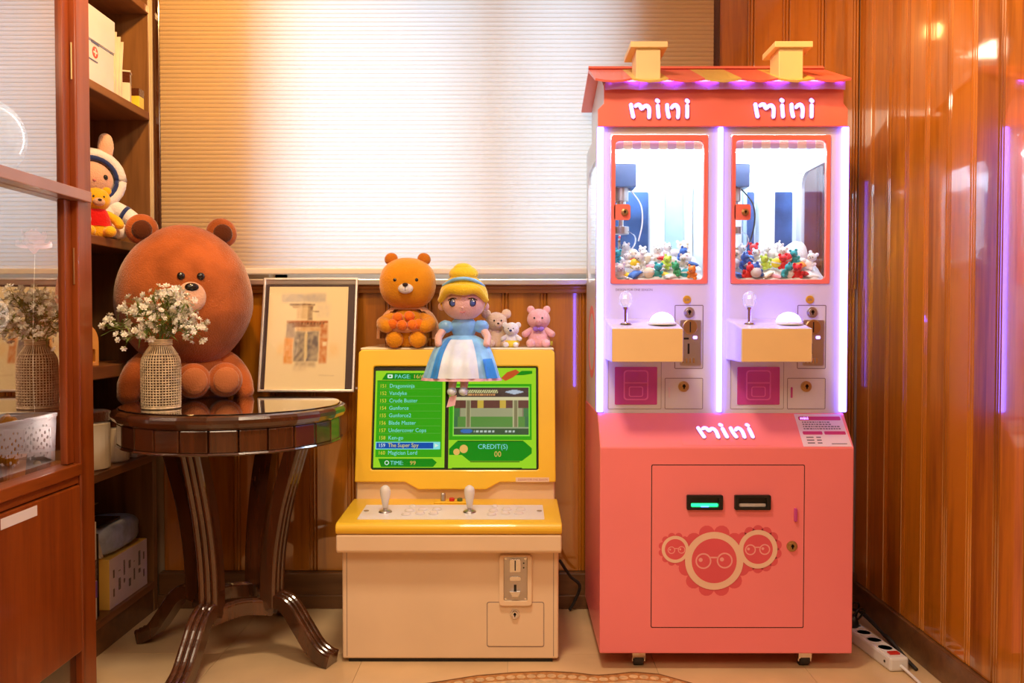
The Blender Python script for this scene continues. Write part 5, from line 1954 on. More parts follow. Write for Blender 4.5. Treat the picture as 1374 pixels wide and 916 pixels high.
# ------------------------------------------------------------------ framed watercolour leaning on the wall
fo = Vector((-0.727, 2.960, 0.8015))
fr_up = Vector((0, 0.088, 0.404)).normalized()
FM = plane((-0.730, 2.955, 0.797), (1, 0, 0), fr_up)
pf = thing('framed_picture', 'framed watercolour of an old gateway leaning at the back of the table', 'picture', (-0.730, 2.955, 0.797))
hw, fh = 0.1695, 0.413
bm = new()
plate(bm, [(-hw, 0), (hw, 0), (hw, fh), (-hw, fh)], [[(-hw + 0.009, 0.009), (hw - 0.009, 0.009), (hw - 0.009, fh - 0.009), (-hw + 0.009, fh - 0.009)]], 0.018, FM)
obj('frame', bm, M_silver, pf, bevel=0.002)
bm = new()
plate(bm, [(-hw + 0.004, 0.004), (hw - 0.004, 0.004), (hw - 0.004, fh - 0.004), (-hw + 0.004, fh - 0.004)], [], 0.008, FM)
obj('mat_board', bm, M_matboard, pf)
def sm(e0, e1, x):
    t_ = max(0.0, min(1.0, (x - e0) / (e1 - e0)))
    return t_ * t_ * (3 - 2 * t_)
def blotch(x, y, x0, x1, y0, y1, soft):
    return sm(x0 - soft, x0 + soft, x) * (1 - sm(x1 - soft, x1 + soft, x)) * sm(y0 - soft, y0 + soft, y) * (1 - sm(y1 - soft, y1 + soft, y))
WASH = [  # x0,x1,y0,y1 (y from top), softness, colour, strength
    (0.16, 0.72, 0.07, 0.15, 0.03, (0.36, 0.36, 0.40), 0.55), (0.60, 0.78, 0.16, 0.30, 0.05, (0.62, 0.56, 0.48), 0.4),
    (0.26, 0.58, 0.165, 0.185, 0.006, (0.14, 0.08, 0.05), 0.75), (0.30, 0.56, 0.18, 0.21, 0.012, (0.45, 0.28, 0.13), 0.6), (0.50, 0.56, 0.19, 0.33, 0.012, (0.16, 0.09, 0.06), 0.7), (0.36, 0.52, 0.21, 0.32, 0.02, (0.60, 0.42, 0.20), 0.5), (0.56, 0.64, 0.235, 0.25, 0.006, (0.16, 0.09, 0.06), 0.6),
    (0.24, 0.76, 0.335, 0.36, 0.012, (0.42, 0.13, 0.03), 0.85), (0.30, 0.70, 0.355, 0.40, 0.012, (0.28, 0.10, 0.03), 0.75), (0.24, 0.34, 0.36, 0.50, 0.02, (0.22, 0.15, 0.15), 0.7), (0.66, 0.76, 0.36, 0.50, 0.03, (0.50, 0.17, 0.04), 0.75),
    (0.36, 0.66, 0.40, 0.44, 0.012, (0.62, 0.36, 0.14), 0.7), (0.34, 0.48, 0.44, 0.73, 0.016, (0.20, 0.17, 0.15), 0.75), (0.50, 0.65, 0.44, 0.73, 0.016, (0.16, 0.14, 0.14), 0.8), (0.47, 0.51, 0.46, 0.70, 0.012, (0.72, 0.60, 0.30), 0.7),
    (0.22, 0.33, 0.50, 0.75, 0.025, (0.74, 0.30, 0.03), 0.75), (0.66, 0.76, 0.50, 0.75, 0.02, (0.58, 0.20, 0.04), 0.75), (0.70, 0.75, 0.54, 0.58, 0.012, (0.85, 0.75, 0.50), 0.8), (0.14, 0.22, 0.55, 0.66, 0.05, (0.85, 0.55, 0.16), 0.5), (0.78, 0.90, 0.56, 0.68, 0.06, (0.85, 0.55, 0.18), 0.4),
    (0.36, 0.62, 0.73, 0.78, 0.03, (0.34, 0.26, 0.18), 0.5), (0.34, 0.52, 0.78, 0.82, 0.04, (0.55, 0.42, 0.28), 0.35), (0.66, 0.86, 0.858, 0.866, 0.004, (0.4, 0.3, 0.2), 0.4)]
def gateway(u, v):
    y = 1 - v
    c = Vector((0.86, 0.74, 0.46))
    wob = 0.006 * mnoise.noise(Vector((u * 9, y * 9, 0)))
    for x0, x1, y0, y1, s_, col, k_ in WASH:
        f_ = blotch(u + wob, y + wob, x0, x1, y0, y1, s_ * 0.8) * k_ * (1.05 + 0.5 * mnoise.noise(Vector((u * 24, y * 24, x0 * 9))))
        f_ = max(0, min(1, f_))
        c = c.lerp(Vector(col), f_)
    if 0.345 < y < 0.37 and 0.27 < u < 0.72 and (u * 26) % 1 < 0.45:
        c = c.lerp(Vector((0.12, 0.05, 0.02)), 0.6)
    return c
pp = [(-0.147, 0.0095), (0.132, 0.0095)]
paint_grid('watercolour', 0.283, 0.372, 96, 128, gateway, FM @ Matrix.Translation((-0.148, 0.0092, 0.0086)), M_paint, pf)
bm = new()
plate(bm, [(-hw + 0.008, 0.008), (hw - 0.008, 0.008), (hw - 0.008, fh - 0.008), (-hw + 0.008, fh - 0.008)], [], 0.0015, FM, 0.0115)
obj('glass', bm, pane_mat('picture_glass', (0.98, 0.98, 0.98), 0.0, ior=1.16), pf)

# ------------------------------------------------------------------ open shelves at the left
XS = -1.30
sh = thing('open_shelf', 'tall brown open shelf unit in the left corner behind the glass cabinet', 'shelf unit', (-1.50, 2.80, 0))
SY0, SY1 = 2.56, 3.035
bm = new()
box(bm, -1.70, XS, 3.015, 3.045, 0, 2.54)
obj('end_panel', bm, W_shelf, sh, bevel=0.002)
bm = new()
box(bm, XS, XS + 0.004, 3.017, 3.023, 0.9, 2.54)
box(bm, XS, XS + 0.004, 3.033, 3.040, 0.9, 2.54)
obj('edge_bead', bm, M_paper, sh)
bm = new()
box(bm, -1.70, -1.685, SY0, 3.015, 0.0, 2.54)
obj('back_panel', bm, W_shelf, sh)
SHZ = ((2.137, 2.165), (1.762, 1.790), (1.286, 1.315), (0.866, 0.908), (0.545, 0.572), (0.085, 0.110))
for z0, z1 in SHZ:
    bm = new()
    box(bm, -1.685, XS + 0.002, SY0, 3.015, z0, z1)
    obj('shelf_board', bm, W_shelfh, sh, bevel=0.003)
bm = new()
box(bm, -1.66, XS - 0.004, SY0, 3.015, 0.0, 0.085)
obj('kick_board', bm, W_base, sh)

def bx(name, label, cat, m_, x0, x1, y0, y1, z0, z1, group=None, bevel=0.002, parts=(), rot=0.0):
    t = thing(name, label, cat, ((x0 + x1) / 2, (y0 + y1) / 2, z0), rot, group)
    b_ = new()
    box(b_, -(x1 - x0) / 2, (x1 - x0) / 2, -(y1 - y0) / 2, (y1 - y0) / 2, 0, z1 - z0)
    obj('box', b_, m_, t, bevel=bevel, local=True)
    for pn, pm_, fn in parts:
        b_ = new()
        fn(b_, (x1 - x0) / 2, (y1 - y0) / 2, z1 - z0)
        obj(pn, b_, pm_, t, local=True)
    return t

# white first-aid style box with a lid line and a round red badge
def mside(hx):
    return plane((hx, 0, 0), (0, 1, 0), (0, 0, 1))
bx('storage_box', 'white lidded box with a round red badge on the upper shelf', 'box', M_cardw, -1.60, -1.315, 2.585, 2.785, 1.7905, 2.025, parts=[
    ('lid_line', M_navy, lambda b, hx, hy, h: plate(b, [(-hy, 0.128), (hy, 0.128), (hy, 0.1305), (-hy, 0.1305)], [], 0.0005, mside(hx))),
    ('lid', M_cardw, lambda b, hx, hy, h: box(b, -hx - 0.002, hx + 0.003, -hy - 0.002, hy + 0.002, 0.134, h + 0.002)),
    ('badge', M_redcloth, lambda b, hx, hy, h: plate(b, ngon(-hy + 0.075, 0.10, 0.018, 24), [], 0.0006, mside(hx))),
    ('badge_cross', M_cardw, lambda b, hx, hy, h: (plate(b, rrect(-hy + 0.063, -hy + 0.087, 0.097, 0.103, 0.001, 2), [], 0.0004, mside(hx), 0.0007), plate(b, rrect(-hy + 0.072, -hy + 0.078, 0.088, 0.112, 0.001, 2), [], 0.0004, mside(hx), 0.0012))),
    ('label_bar', M_navy, lambda b, hx, hy, h: (plate(b, [(-hy + 0.05, 0.125), (-hy + 0.10, 0.125), (-hy + 0.10, 0.132), (-hy + 0.05, 0.132)], [], 0.0005, mside(hx), 0.0006), plate(b, [(-hy + 0.03, 0.07), (-hy + 0.09, 0.07), (-hy + 0.09, 0.074), (-hy + 0.03, 0.074)], [], 0.0005, mside(hx), 0.0006)))])
# upright papers behind it
pl_ = [(2.80, 0.230, M_paper, 'rolled manila wad'), (2.825, 0.222, M_paperw, 'pale paper bundle'), (2.850, 0.215, M_paperw, 'cream folded sheet'), (2.868, 0.205, M_paperw, 'leaning thin envelope')]
for i, (y, h, m_, ln) in enumerate(pl_):
    t = thing('paper_bundle', '%s standing behind the white box, %s from the box' % (ln, ordinal(i)), 'paper', (-1.385, y, 1.7905), 0, 'papers beside the white box')
    b_ = new()
    for q in range(4):
        yy = -0.009 + q * 0.0045
        lean = 0.012 + 0.003 * i
        v0 = [(-0.06, yy, 0), (0.055, yy, 0), (0.058 - 0.004 * q, yy + lean, h - 0.006 * q), (-0.06, yy + lean, h - 0.004 * q)]
        v1 = [(x, y_ + 0.003, z) for x, y_, z in v0]
        a_ = [b_.verts.new(p) for p in v0]
        c_ = [b_.verts.new(p) for p in v1]
        for e in range(4):
            b_.faces.new((a_[e], a_[(e + 1) % 4], c_[(e + 1) % 4], c_[e]))
        b_.faces.new(a_[::-1])
        b_.faces.new(c_)
    obj('sheets', b_, m_, t, local=True)
def jar(name, label, x, y, z, r, h, m_, m_lid, lidh):
    t = thing(name, label, 'jar', (x, y, z))
    b_ = new()
    lathe(b_, [(r * 0.9, 0.0), (r, 0.005), (r, h - 0.008), (r * 0.92, h)], (0, 0, 0), 24)
    obj('jar_body', b_, m_, t, smooth=False, local=True)
    b_ = new()
    lathe(b_, [(r * 0.96, h), (r * 1.02, h + 0.003), (r * 1.02, h + lidh), (r * 0.9, h + lidh + 0.003)], (0, 0, 0), 24)
    obj('lid', b_, m_lid, t, local=True)
    return t
bx('carton', 'small cream carton with a dark brown top beside the papers', 'carton', M_paperw, -1.375, -1.322, 2.895, 2.935, 1.7905, 1.865, parts=[('top_band', M_browninner, lambda b, hx, hy, h: box(b, -hx, hx, -hy, hy, h, h + 0.036)), ('cap_rim', M_paperw, lambda b, hx, hy, h: box(b, -hx - 0.002, hx + 0.002, -hy - 0.002, hy + 0.002, h + 0.036, h + 0.041))], rot=R(18))
bx('carton', 'small dark topped carton behind the tilted cream carton on the upper shelf', 'carton', M_cardlil, -1.43, -1.385, 2.905, 2.945, 1.7905, 1.870, parts=[('top_band', M_browninner, lambda b, hx, hy, h: box(b, -hx, hx, -hy, hy, h, h + 0.038))])
bx('carton', 'tiny yellow carton at the far end of the upper shelf', 'carton', M_shorts, -1.352, -1.312, 2.962, 3.002, 1.7905, 1.836, parts=[('top_band', M_browninner, lambda b, hx, hy, h: box(b, -hx, hx, -hy, hy, h, h + 0.026))])

# rabbit in a space helmet, yellow teddy in a red vest, on the middle shelf
rb = [('body', M_whitefur, lambda b: lathe(b, spline([(0.01, 0.0), (0.07, 0.003), (0.085, 0.05), (0.07, 0.11), (0.03, 0.15)], 4), (0, 0, 0), 26, sy=0.75), None),
      ('head', M_muzzle, lambda b: blob(b, (0, -0.005, 0.200), (0.072, 0.064, 0.066), seg=24, ring=18), None),
      ('helmet', M_whitefur, lambda b: (tube(b, [(0.094 * math.cos(a), -0.012, 0.205 + 0.086 * math.sin(a)) for a in [2 * PI * i / 28 for i in range(29)]], 0.020, 12), blob(b, (0, 0.03, 0.205), (0.10, 0.05, 0.092))), None),
      ('helmet_rim', M_navy, lambda b: tube(b, [(0.079 * math.cos(a), -0.026, 0.205 + 0.072 * math.sin(a)) for a in [2 * PI * i / 28 for i in range(29)]], 0.008, 10), None),
      ('nose', M_blush, lambda b: blob(b, (0, -0.069, 0.195), (0.006, 0.004, 0.004), seg=10, ring=8), 'head')]
for s in (-1, 1):
    rb.append(('ear', M_muzzle, lambda b, s=s: tube(b, [(s * 0.045, 0.0, 0.270), (s * 0.050, 0.0, 0.320), (s * 0.050, 0.0, 0.345)], 0.02, 14, smooth_n=3, radii=[0.020, 0.026, 0.022], round_ends=True), None))
    rb.append(('eye', M_eye, lambda b, s=s: blob(b, (s * 0.036, -0.060, 0.208), (0.008, 0.005, 0.009), seg=12, ring=8), 'head'))
    rb.append(('arm', M_whitefur, lambda b, s=s: tube(b, [(s * 0.06, 0, 0.125), (s * 0.105, -0.02, 0.095), (s * 0.130, -0.03, 0.075)], 0.024, 14, smooth_n=4, radii=[0.024, 0.027, 0.026], round_ends=True), None))
    rb.append(('cuff', M_navy, lambda b, s=s: tube(b, [(s * 0.100, -0.017, 0.098), (s * 0.110, -0.022, 0.091)], 0.0285, 14), None))
    rb.append(('leg', M_whitefur, lambda b, s=s: tube(b, [(s * 0.05, -0.01, 0.03), (s * 0.07, -0.08, 0.03)], 0.03, 14, round_ends=True), None))
plush('plush_rabbit', 'plush rabbit in a white helmet suit behind the yellow bear', 'plush toy', (-1.405, 2.797, 1.3155), R(38), rb, scale=0.98)
yb_ = [('body', M_yellowfur, lambda b: lathe(b, spline([(0.005, 0.0), (0.034, 0.002), (0.044, 0.03), (0.038, 0.065), (0.018, 0.09)], 4), (0, 0, 0), 24, sy=0.85), None),
       ('head', M_yellowfur, lambda b: blob(b, (0, -0.002, 0.118), (0.042, 0.037, 0.038), seg=22, ring=16), None),
       ('vest', M_redcloth, lambda b: lathe(b, spline([(0.0455, 0.034), (0.0445, 0.055), (0.036, 0.078), (0.026, 0.090)], 3), (0, 0, 0), 26, cap=False, sy=0.87), None),
       ('muzzle', M_muzzle, lambda b: blob(b, (0, -0.036, 0.108), (0.018, 0.012, 0.013), seg=14, ring=10), 'head'),
       ('nose', M_stitch, lambda b: blob(b, (0, -0.048, 0.113), (0.006, 0.004, 0.004), seg=10, ring=8), 'head')]
for s in (-1, 1):
    yb_.append(('ear', M_yellowfur, lambda b, s=s: blob(b, (s * 0.032, 0, 0.148), (0.014, 0.008, 0.013), seg=14, ring=10), None))
    yb_.append(('eye', M_eye, lambda b, s=s: blob(b, (s * 0.015, -0.036, 0.125), (0.0032, 0.0025, 0.0035), seg=8, ring=6), 'head'))
    yb_.append(('arm', M_yellowfur, lambda b, s=s: tube(b, [(s * 0.034, -0.004, 0.072), (s * 0.055, -0.018, 0.055), (s * 0.062, -0.026, 0.042)], 0.013, 12, smooth_n=3, radii=[0.014, 0.015, 0.014], round_ends=True), None))
    yb_.append(('leg', M_yellowfur, lambda b, s=s: tube(b, [(s * 0.022, -0.01, 0.017), (s * 0.030, -0.045, 0.017)], 0.016, 12, radii=[0.016, 0.018], round_ends=True), None))
plush('yellow_teddy', 'small yellow teddy bear in a red vest on the middle shelf', 'plush toy', (-1.338, 2.70, 1.3155), R(40), yb_, scale=1.02)
plush('orange_gnome', 'orange and white plush toy half hidden by the cabinet stile', 'plush toy', (-1.335, 2.598, 1.3155), R(35), [
    ('body', M_orange, lambda b: lathe(b, spline([(0.005, 0.0), (0.026, 0.002), (0.030, 0.02), (0.028, 0.038)], 3), (0, 0, 0), 20), None),
    ('band', M_muzzle, lambda b: lathe(b, [(0.0285, 0.036), (0.030, 0.05), (0.028, 0.062)], (0, 0, 0), 20, cap=False), None),
    ('cap', M_orange, lambda b: lathe(b, spline([(0.029, 0.060), (0.026, 0.082), (0.015, 0.098), (0.002, 0.102)], 3), (0, 0, 0), 20), None)])

# arch shaped ornament on the third shelf
t = thing('arch_ornament', 'small orange arched house ornament on the shelf behind the vase', 'ornament', (-1.335, 2.605, 0.9085), R(60))
FMo = plane((0, 0, 0), (1, 0, 0), (0, 0, 1))
arch = [(-0.042, 0.0), (0.042, 0.0), (0.042, 0.075)] + [(0.042 * math.cos(R(a)), 0.075 + 0.055 * math.sin(R(a))) for a in range(15, 180, 15)] + [(-0.042, 0.075)]
bm = new()
plate(bm, arch, [rrect(-0.030, 0.030, 0.012, 0.052, 0.003, 2)], 0.03, FMo, -0.015)
obj('arch_front', bm, M_orn, t, local=True, bevel=0.002)
bm = new()
box(bm, -0.034, 0.034, 0.008, 0.014, 0.008, 0.056)
obj('arch_back', bm, M_browninner, t, local=True)
bm = new()
tube(bm, [(0.0, -0.017, 0.068), (0.006, -0.017, 0.085), (-0.004, -0.017, 0.098)], 0.002, 6, smooth_n=3)
blob(bm, (0.008, -0.017, 0.088), (0.006, 0.002, 0.004), seg=8, ring=6)
blob(bm, (-0.008, -0.017, 0.082), (0.006, 0.002, 0.004), seg=8, ring=6)
obj('painted_sprig', bm, M_leaf, t, local=True)

# canisters on the fourth shelf
jar('canister', 'large cream canister with a dark lid on the low shelf', -1.375, 2.70, 0.5725, 0.068, 0.155, M_ivory, M_browninner, 0.030)
jar('canister', 'smaller cream canister deeper along the low shelf', -1.365, 2.855, 0.5725, 0.050, 0.120, M_ivory, M_browninner, 0.02)
bx('tea_box', 'little pink and white box at the far end of the canister shelf', 'box', M_cardlil, -1.37, -1.315, 2.925, 2.985, 0.5725, 0.665, parts=[('stripe', M_redcloth, lambda b, hx, hy, h: plate(b, [(-hy, 0.02), (hy * 0.2, 0.02), (hy * 0.2, 0.05), (-hy, 0.05)], [], 0.0004, mside(hx)))])
# bottom shelf
def pillow(name, label, cat, m_, loc, hx, hy, h, rot, group=None, nz=0.02, extra=()):
    t = thing(name, label, cat, loc, rot, group)
    b_ = new()
    blob(b_, (0, 0, h / 2), (hx, hy, h / 2), seg=28, ring=18, e=0.55, nz=nz, nf=3)
    obj('wrapper', b_, m_, t, smooth=True, local=True)
    for pn, pm_, fn in extra:
        b_ = new()
        fn(b_)
        obj(pn, b_, pm_, t, local=True)
    return t
bx('gift_box', 'yellow and lilac printed carton on the bottom shelf', 'box', M_cardy, -1.49, -1.312, 2.705, 2.985, 0.1105, 0.275, parts=[
    ('printed_face', M_cardlil, lambda b, hx, hy, h: plate(b, [(-hy + 0.001, 0.001), (hy - 0.001, 0.001), (hy - 0.001, h - 0.001), (-hy + 0.001, h - 0.001)], [], 0.0006, mside(hx))),
    ('print_marks', M_browninner, lambda b, hx, hy, h: [plate(b, rrect(-hy + 0.025 + 0.037 * i, -hy + 0.025 + 0.037 * i + 0.010 + 0.006 * (i % 2), 0.035 + 0.05 * j + 0.012 * ((i + j) % 3), 0.062 + 0.05 * j + 0.012 * ((i * 2 + j) % 3), 0.002, 2), [], 0.0003, mside(hx), 0.0007) for i in range(7) for j in range(2)])])
pillow('wrapped_pack', 'grey and blue foil pack lying on the yellow carton', 'pack', M_bluewrap, (-1.395, 2.83, 0.2758), 0.085, 0.145, 0.105, 0, extra=[
    ('end_fold', M_greywrap, lambda b: (plate(b, [(-0.07, 0.012), (0.07, 0.012), (0.05, 0.09), (-0.05, 0.09)], [], 0.01, front(-0.135)), plate(b, [(-0.07, 0.012), (0.0, 0.055), (0.07, 0.012)], [], 0.006, front(-0.147))))])
bx('phone', 'black flat phone lying on top of the grey foil pack', 'phone', M_black, -1.42, -1.335, 2.70, 2.84, 0.379, 0.388, bevel=0.003, parts=[('screen', M_glossdark, lambda b, hx, hy, h: box(b, -hx + 0.004, hx - 0.004, -hy + 0.004, hy - 0.004, h, h + 0.0006))])
bx('flat_carton', 'flat buff carton behind the foil pack on the bottom shelf', 'box', M_paper, -1.66, -1.50, 2.72, 2.98, 0.1105, 0.40, parts=[('flap', M_paper, lambda b, hx, hy, h: box(b, -hx, hx + 0.02, -hy, hy, h, h + 0.004))])
bx('book', 'tall white book with a dark and purple spine on the bottom shelf', 'book', M_cardw, -1.47, -1.312, 2.602, 2.626, 0.1105, 0.42, parts=[
    ('dark_band', M_browninner, lambda b, hx, hy, h: box(b, -hx - 0.0005, hx + 0.0008, -hy - 0.0006, hy + 0.0006, 0.125, 0.19)),
    ('purple_band', M_purple, lambda b, hx, hy, h: box(b, -hx - 0.0005, hx + 0.0008, -hy - 0.0006, hy + 0.0006, 0.07, 0.122))])
bx('book', 'black book standing behind the white book on the bottom shelf', 'book', M_black, -1.47, -1.318, 2.63, 2.652, 0.1105, 0.375, parts=[('pages', M_paperw, lambda b, hx, hy, h: box(b, -hx + 0.004, hx - 0.006, -hy + 0.003, hy - 0.003, h, h + 0.0006))])
pillow('snack_bag', 'blue snack bag standing at the back of the bottom shelf', 'pack', M_bluebag, (-1.40, 2.668, 0.385), 0.05, 0.016, 0.165, R(60))
bx('lilac_pack', 'lilac card pack under the blue snack bag', 'pack', M_cardlil, -1.46, -1.345, 2.655, 2.684, 0.1105, 0.3845, parts=[('mark', M_redcloth, lambda b, hx, hy, h: plate(b, ngon(0, h - 0.03, 0.009, 12), [], 0.0005, mside(hx)))])

# ------------------------------------------------------------------ glass-fronted cabinet at the far left
XC = -1.20
dc = thing('display_cabinet', 'red brown glass fronted cabinet at the left edge', 'cabinet', (-1.45, 1.77, 0))
CY0, CY1 = 1.15, 2.396
PY1 = 2.284      # far edge of the glass
ZL, ZR0, ZR1, ZD = 0.655, 1.380, 1.410, 0.598
def part(name, m_, *bxs, parent=None, bevel=0.0, label=None):
    b_ = new()
    for q in bxs:
        box(b_, *q)
    return obj(name, b_, m_, parent or dc, bevel=bevel, label=label)
part('end_panel', W_cab, (-1.70, XC - 0.004, CY1 - 0.024, CY1, 0, 2.40), bevel=0.002)
part('end_panel', W_cab, (-1.70, XC - 0.004, CY0, CY0 + 0.025, 0, 2.40))
part('back_panel', W_shelf, (-1.705, -1.695, CY0, CY1, 0.0, 2.40))
part('top_panel', W_cab, (-1.70, XC, CY0, CY1, 2.40, 2.43))
part('stile', W_cab, (XC - 0.042, XC, PY1 + 0.036, CY1, 0.0, 2.40), bevel=0.004)
part('stile', W_cab, (XC - 0.042, XC, CY0, CY0 + 0.07, 0.0, 2.40), bevel=0.004)
ld = part('ledge', W_cabh, (-1.69, XC, CY0 + 0.02, PY1 + 0.085, ZL - 0.033, ZL), bevel=0.003)
part('ledge_mould', W_cabh, (-1.69, XC - 0.008, CY0 + 0.02, PY1 + 0.08, ZL - 0.056, ZL - 0.033), bevel=0.003)
part('kick', W_dark, (-1.68, XC - 0.02, CY0, PY1 + 0.036, 0.0, 0.125))
ldr = part('lower_door', W_cab, (XC - 0.022, XC - 0.001, 1.70, PY1 + 0.034, 0.132, ZD - 0.002), bevel=0.004)
part('lower_door', W_cab, (XC - 0.022, XC - 0.001, 1.22, 1.695, 0.132, ZD - 0.002), bevel=0.004)
MC = plane((XC - 0.001, 0, 0), (0, 1, 0), (0, 0, 1))
bm = new()
plate(bm, [(1.955, 0.560), (2.105, 0.560), (2.105, 0.586), (1.955, 0.586)], [], 0.0008, MC)
lab = obj('door_label', bm, M_cardw, ldr)
# two glass doors (upper and lower) with slim wooden frames
for z0, z1 in ((ZL + 0.002, ZR0 - 0.001), (ZR1 + 0.001, 2.395)):
    g = part('glass_door', W_cab, (XC - 0.036, XC - 0.018, PY1, PY1 + 0.035, z0, z1), bevel=0.002)
    part('door_frame', W_cab, (XC - 0.036, XC - 0.018, CY0 + 0.072, CY0 + 0.11, z0, z1), parent=g)
    bm = new()
    plate(bm, [(CY0 + 0.10, z0), (PY1 + 0.003, z0), (PY1 + 0.003, z1), (CY0 + 0.10, z1)], [], 0, plane((XC - 0.028, 0, 0), (0, 1, 0), (0, 0, 1)))
    obj('pane', bm, M_cabglass, g)
part('cross_rail', M_rail, (XC - 0.04, XC + 0.016, CY0 + 0.02, PY1 + 0.083, ZR0, ZR1), bevel=0.002)
part('inner_shelf', W_shelfh, (-1.69, XC - 0.045, CY0 + 0.03, CY1 - 0.025, 1.388, 1.406))
for z0, z1 in ((ZL + 0.05, ZR0 - 0.06), (ZR1 + 0.05, 2.34)):  # added glowing strips, hidden behind the stile, to brighten the cabinet inside
    lp = part('added_fill_case', M_white, (XC - 0.060, XC - 0.043, CY1 - 0.052, CY1 - 0.026, z0, z1))
    part('added_fill_strip', M_addedfill, (XC - 0.058, XC - 0.045, CY1 - 0.056, CY1 - 0.052, z0, z1), parent=lp)
for z in (1.20, 1.76):
    bm = new()
    cyl(bm, (XC - 0.012, PY1 + 0.036, z), 0.003, 0.10, 'Z', 10)
    obj('hinge', bm, M_brass, dc)

# basket with lace pattern, bag inside
bk = thing('lace_basket', 'white plastic basket with a lace cut pattern on the cabinet ledge', 'basket', (-1.40, 2.14, ZL + 0.0005))
bx0, bx1, by0, by1 = -1.52, -1.289, 1.90, 2.362
bz0, bz1 = ZL + 0.0005, 0.790
MB_ = plane((bx1, 0, 0), (0, 1, 0), (0, 0, 1))
random.seed(5)
holes = []
for fy_, fz in ((1.965, 0.724), (2.03, 0.716), (2.095, 0.724), (2.165, 0.718), (2.235, 0.724), (2.300, 0.722)):
    for ring_, n_, rr in ((0.0, 1, 0.006), (0.0160, 6, 0.0053), (0.031, 11, 0.0041)):
        for i in range(n_):
            a = 2 * PI * i / n_ + ring_ * 20
            holes.append(ngon(fy_ + ring_ * math.cos(a), fz + ring_ * math.sin(a) * 1.35, rr, 6))
bm = new()
plate(bm, [(by0 + 0.006, bz0 + 0.002), (by1 - 0.010, bz0 + 0.002), (by1, bz1 - 0.004), (by0, bz1 - 0.004)], holes, 0.0025, MB_, -0.0025)
obj('front_wall', bm, M_basket, bk)
for q in ((bx0 + 0.003, bx1 - 0.003, by1 - 0.012, by1 - 0.009, bz0, bz1 - 0.004), (bx0 + 0.003, bx1 - 0.003, by0 + 0.009, by0 + 0.012, bz0, bz1 - 0.004),
          (bx0, bx0 + 0.003, by0, by1, bz0, bz1 - 0.004), (bx0, bx1 - 0.002, by0 + 0.006, by1 - 0.009, bz0, bz0 + 0.0035)):
    bm = new()
    box(bm, *q)
    obj('basket_wall', bm, M_basket, bk)
bm = new()
plate(bm, rrect(bx0 - 0.004, bx1 + 0.005, by0 - 0.004, by1 + 0.004, 0.01, 3), [rrect(bx0 + 0.003, bx1 - 0.002, by0 + 0.004, by1 - 0.004, 0.01, 3)], 0.010, plane((0, 0, bz1 - 0.008), (1, 0, 0), (0, 1, 0)))
obj('rim', bm, M_basket, bk, bevel=0.002)
bm = new()
blob(bm, (-1.40, 2.07, 0.765), (0.075, 0.115, 0.100), seg=44, ring=32, nz=0.22, nf=2)
for v in bm.verts:
    v.co += Vector((1, 1, 1)) * 0.006 * mnoise.noise(v.co * 38)
o = obj('plastic_bag', bm, M_bag, None, smooth=True)
tag(settle(o), 'crumpled clear plastic bag bulging out of the lace basket', 'bag')
bm = new()
blob(bm, (-1.352, 2.240, 0.728), (0.034, 0.034, 0.068), seg=20, ring=14, nz=0.2)
o = obj('snack_packet', bm, M_honey, None, smooth=True)
tag(settle(o), 'orange packet poking up in the lace basket beside the bag', 'packet')

# glass globe, pink flower, lace ball inside the cabinet
t = thing('glass_globe', 'pale blue glass globe on the upper cabinet shelf', 'globe', (-1.40, 2.22, 1.4065))
bm = new()
blob(bm, (0, 0, 0.125), (0.108, 0.108, 0.108), seg=36, ring=24)
obj('globe', bm, M_lightglass, t, smooth=True, local=True)
bm = new()
lathe(bm, [(0.05, 0), (0.05, 0.006), (0.03, 0.02), (0.035, 0.026)], (0, 0, 0), 28)
obj('foot_ring', bm, M_silver, t, local=True)
t = thing('lace_ball_vase', 'round white lace vase at the left edge inside the cabinet', 'vase', (-1.452, 2.295, ZL + 0.0042))
bm = new()
lathe(bm, spline([(0.03, 0.0), (0.035, 0.02), (0.02, 0.10), (0.02, 0.30), (0.03, 0.345)], 4), (0, 0, 0), 24)
obj('stand', bm, M_silver, t, smooth=True, local=True)
bm = new()
for i in range(14):
    ax = Vector((random.gauss(0, 1), random.gauss(0, 1), random.gauss(0, 1))).normalized()
    q_ = ax.orthogonal().normalized()
    r_ = ax.cross(q_)
    tube(bm, [tuple(Vector((0, 0, 0.405)) + (q_ * math.cos(a) + r_ * math.sin(a)) * 0.06) for a in [2 * PI * k_ / 24 for k_ in range(25)]], 0.004, 6)
obj('lace_ball', bm, M_whitefur, t, smooth=True, local=True)
t = thing('pink_flower', 'single pink fabric flower on a thin stem standing in the lace basket', 'flower', (-1.302, 2.285, ZL + 0.0042))
bm = new()
tube(bm, [(0, 0, 0.0), (0.0, -0.012, 0.30), (0.0, 0.004, 0.57)], 0.0009, 8, smooth_n=5)
lathe(bm, [(0.009, 0), (0.009, 0.004), (0.004, 0.010)], (0, 0, 0), 20)
obj('stem', bm, M_paperw, t, local=True)
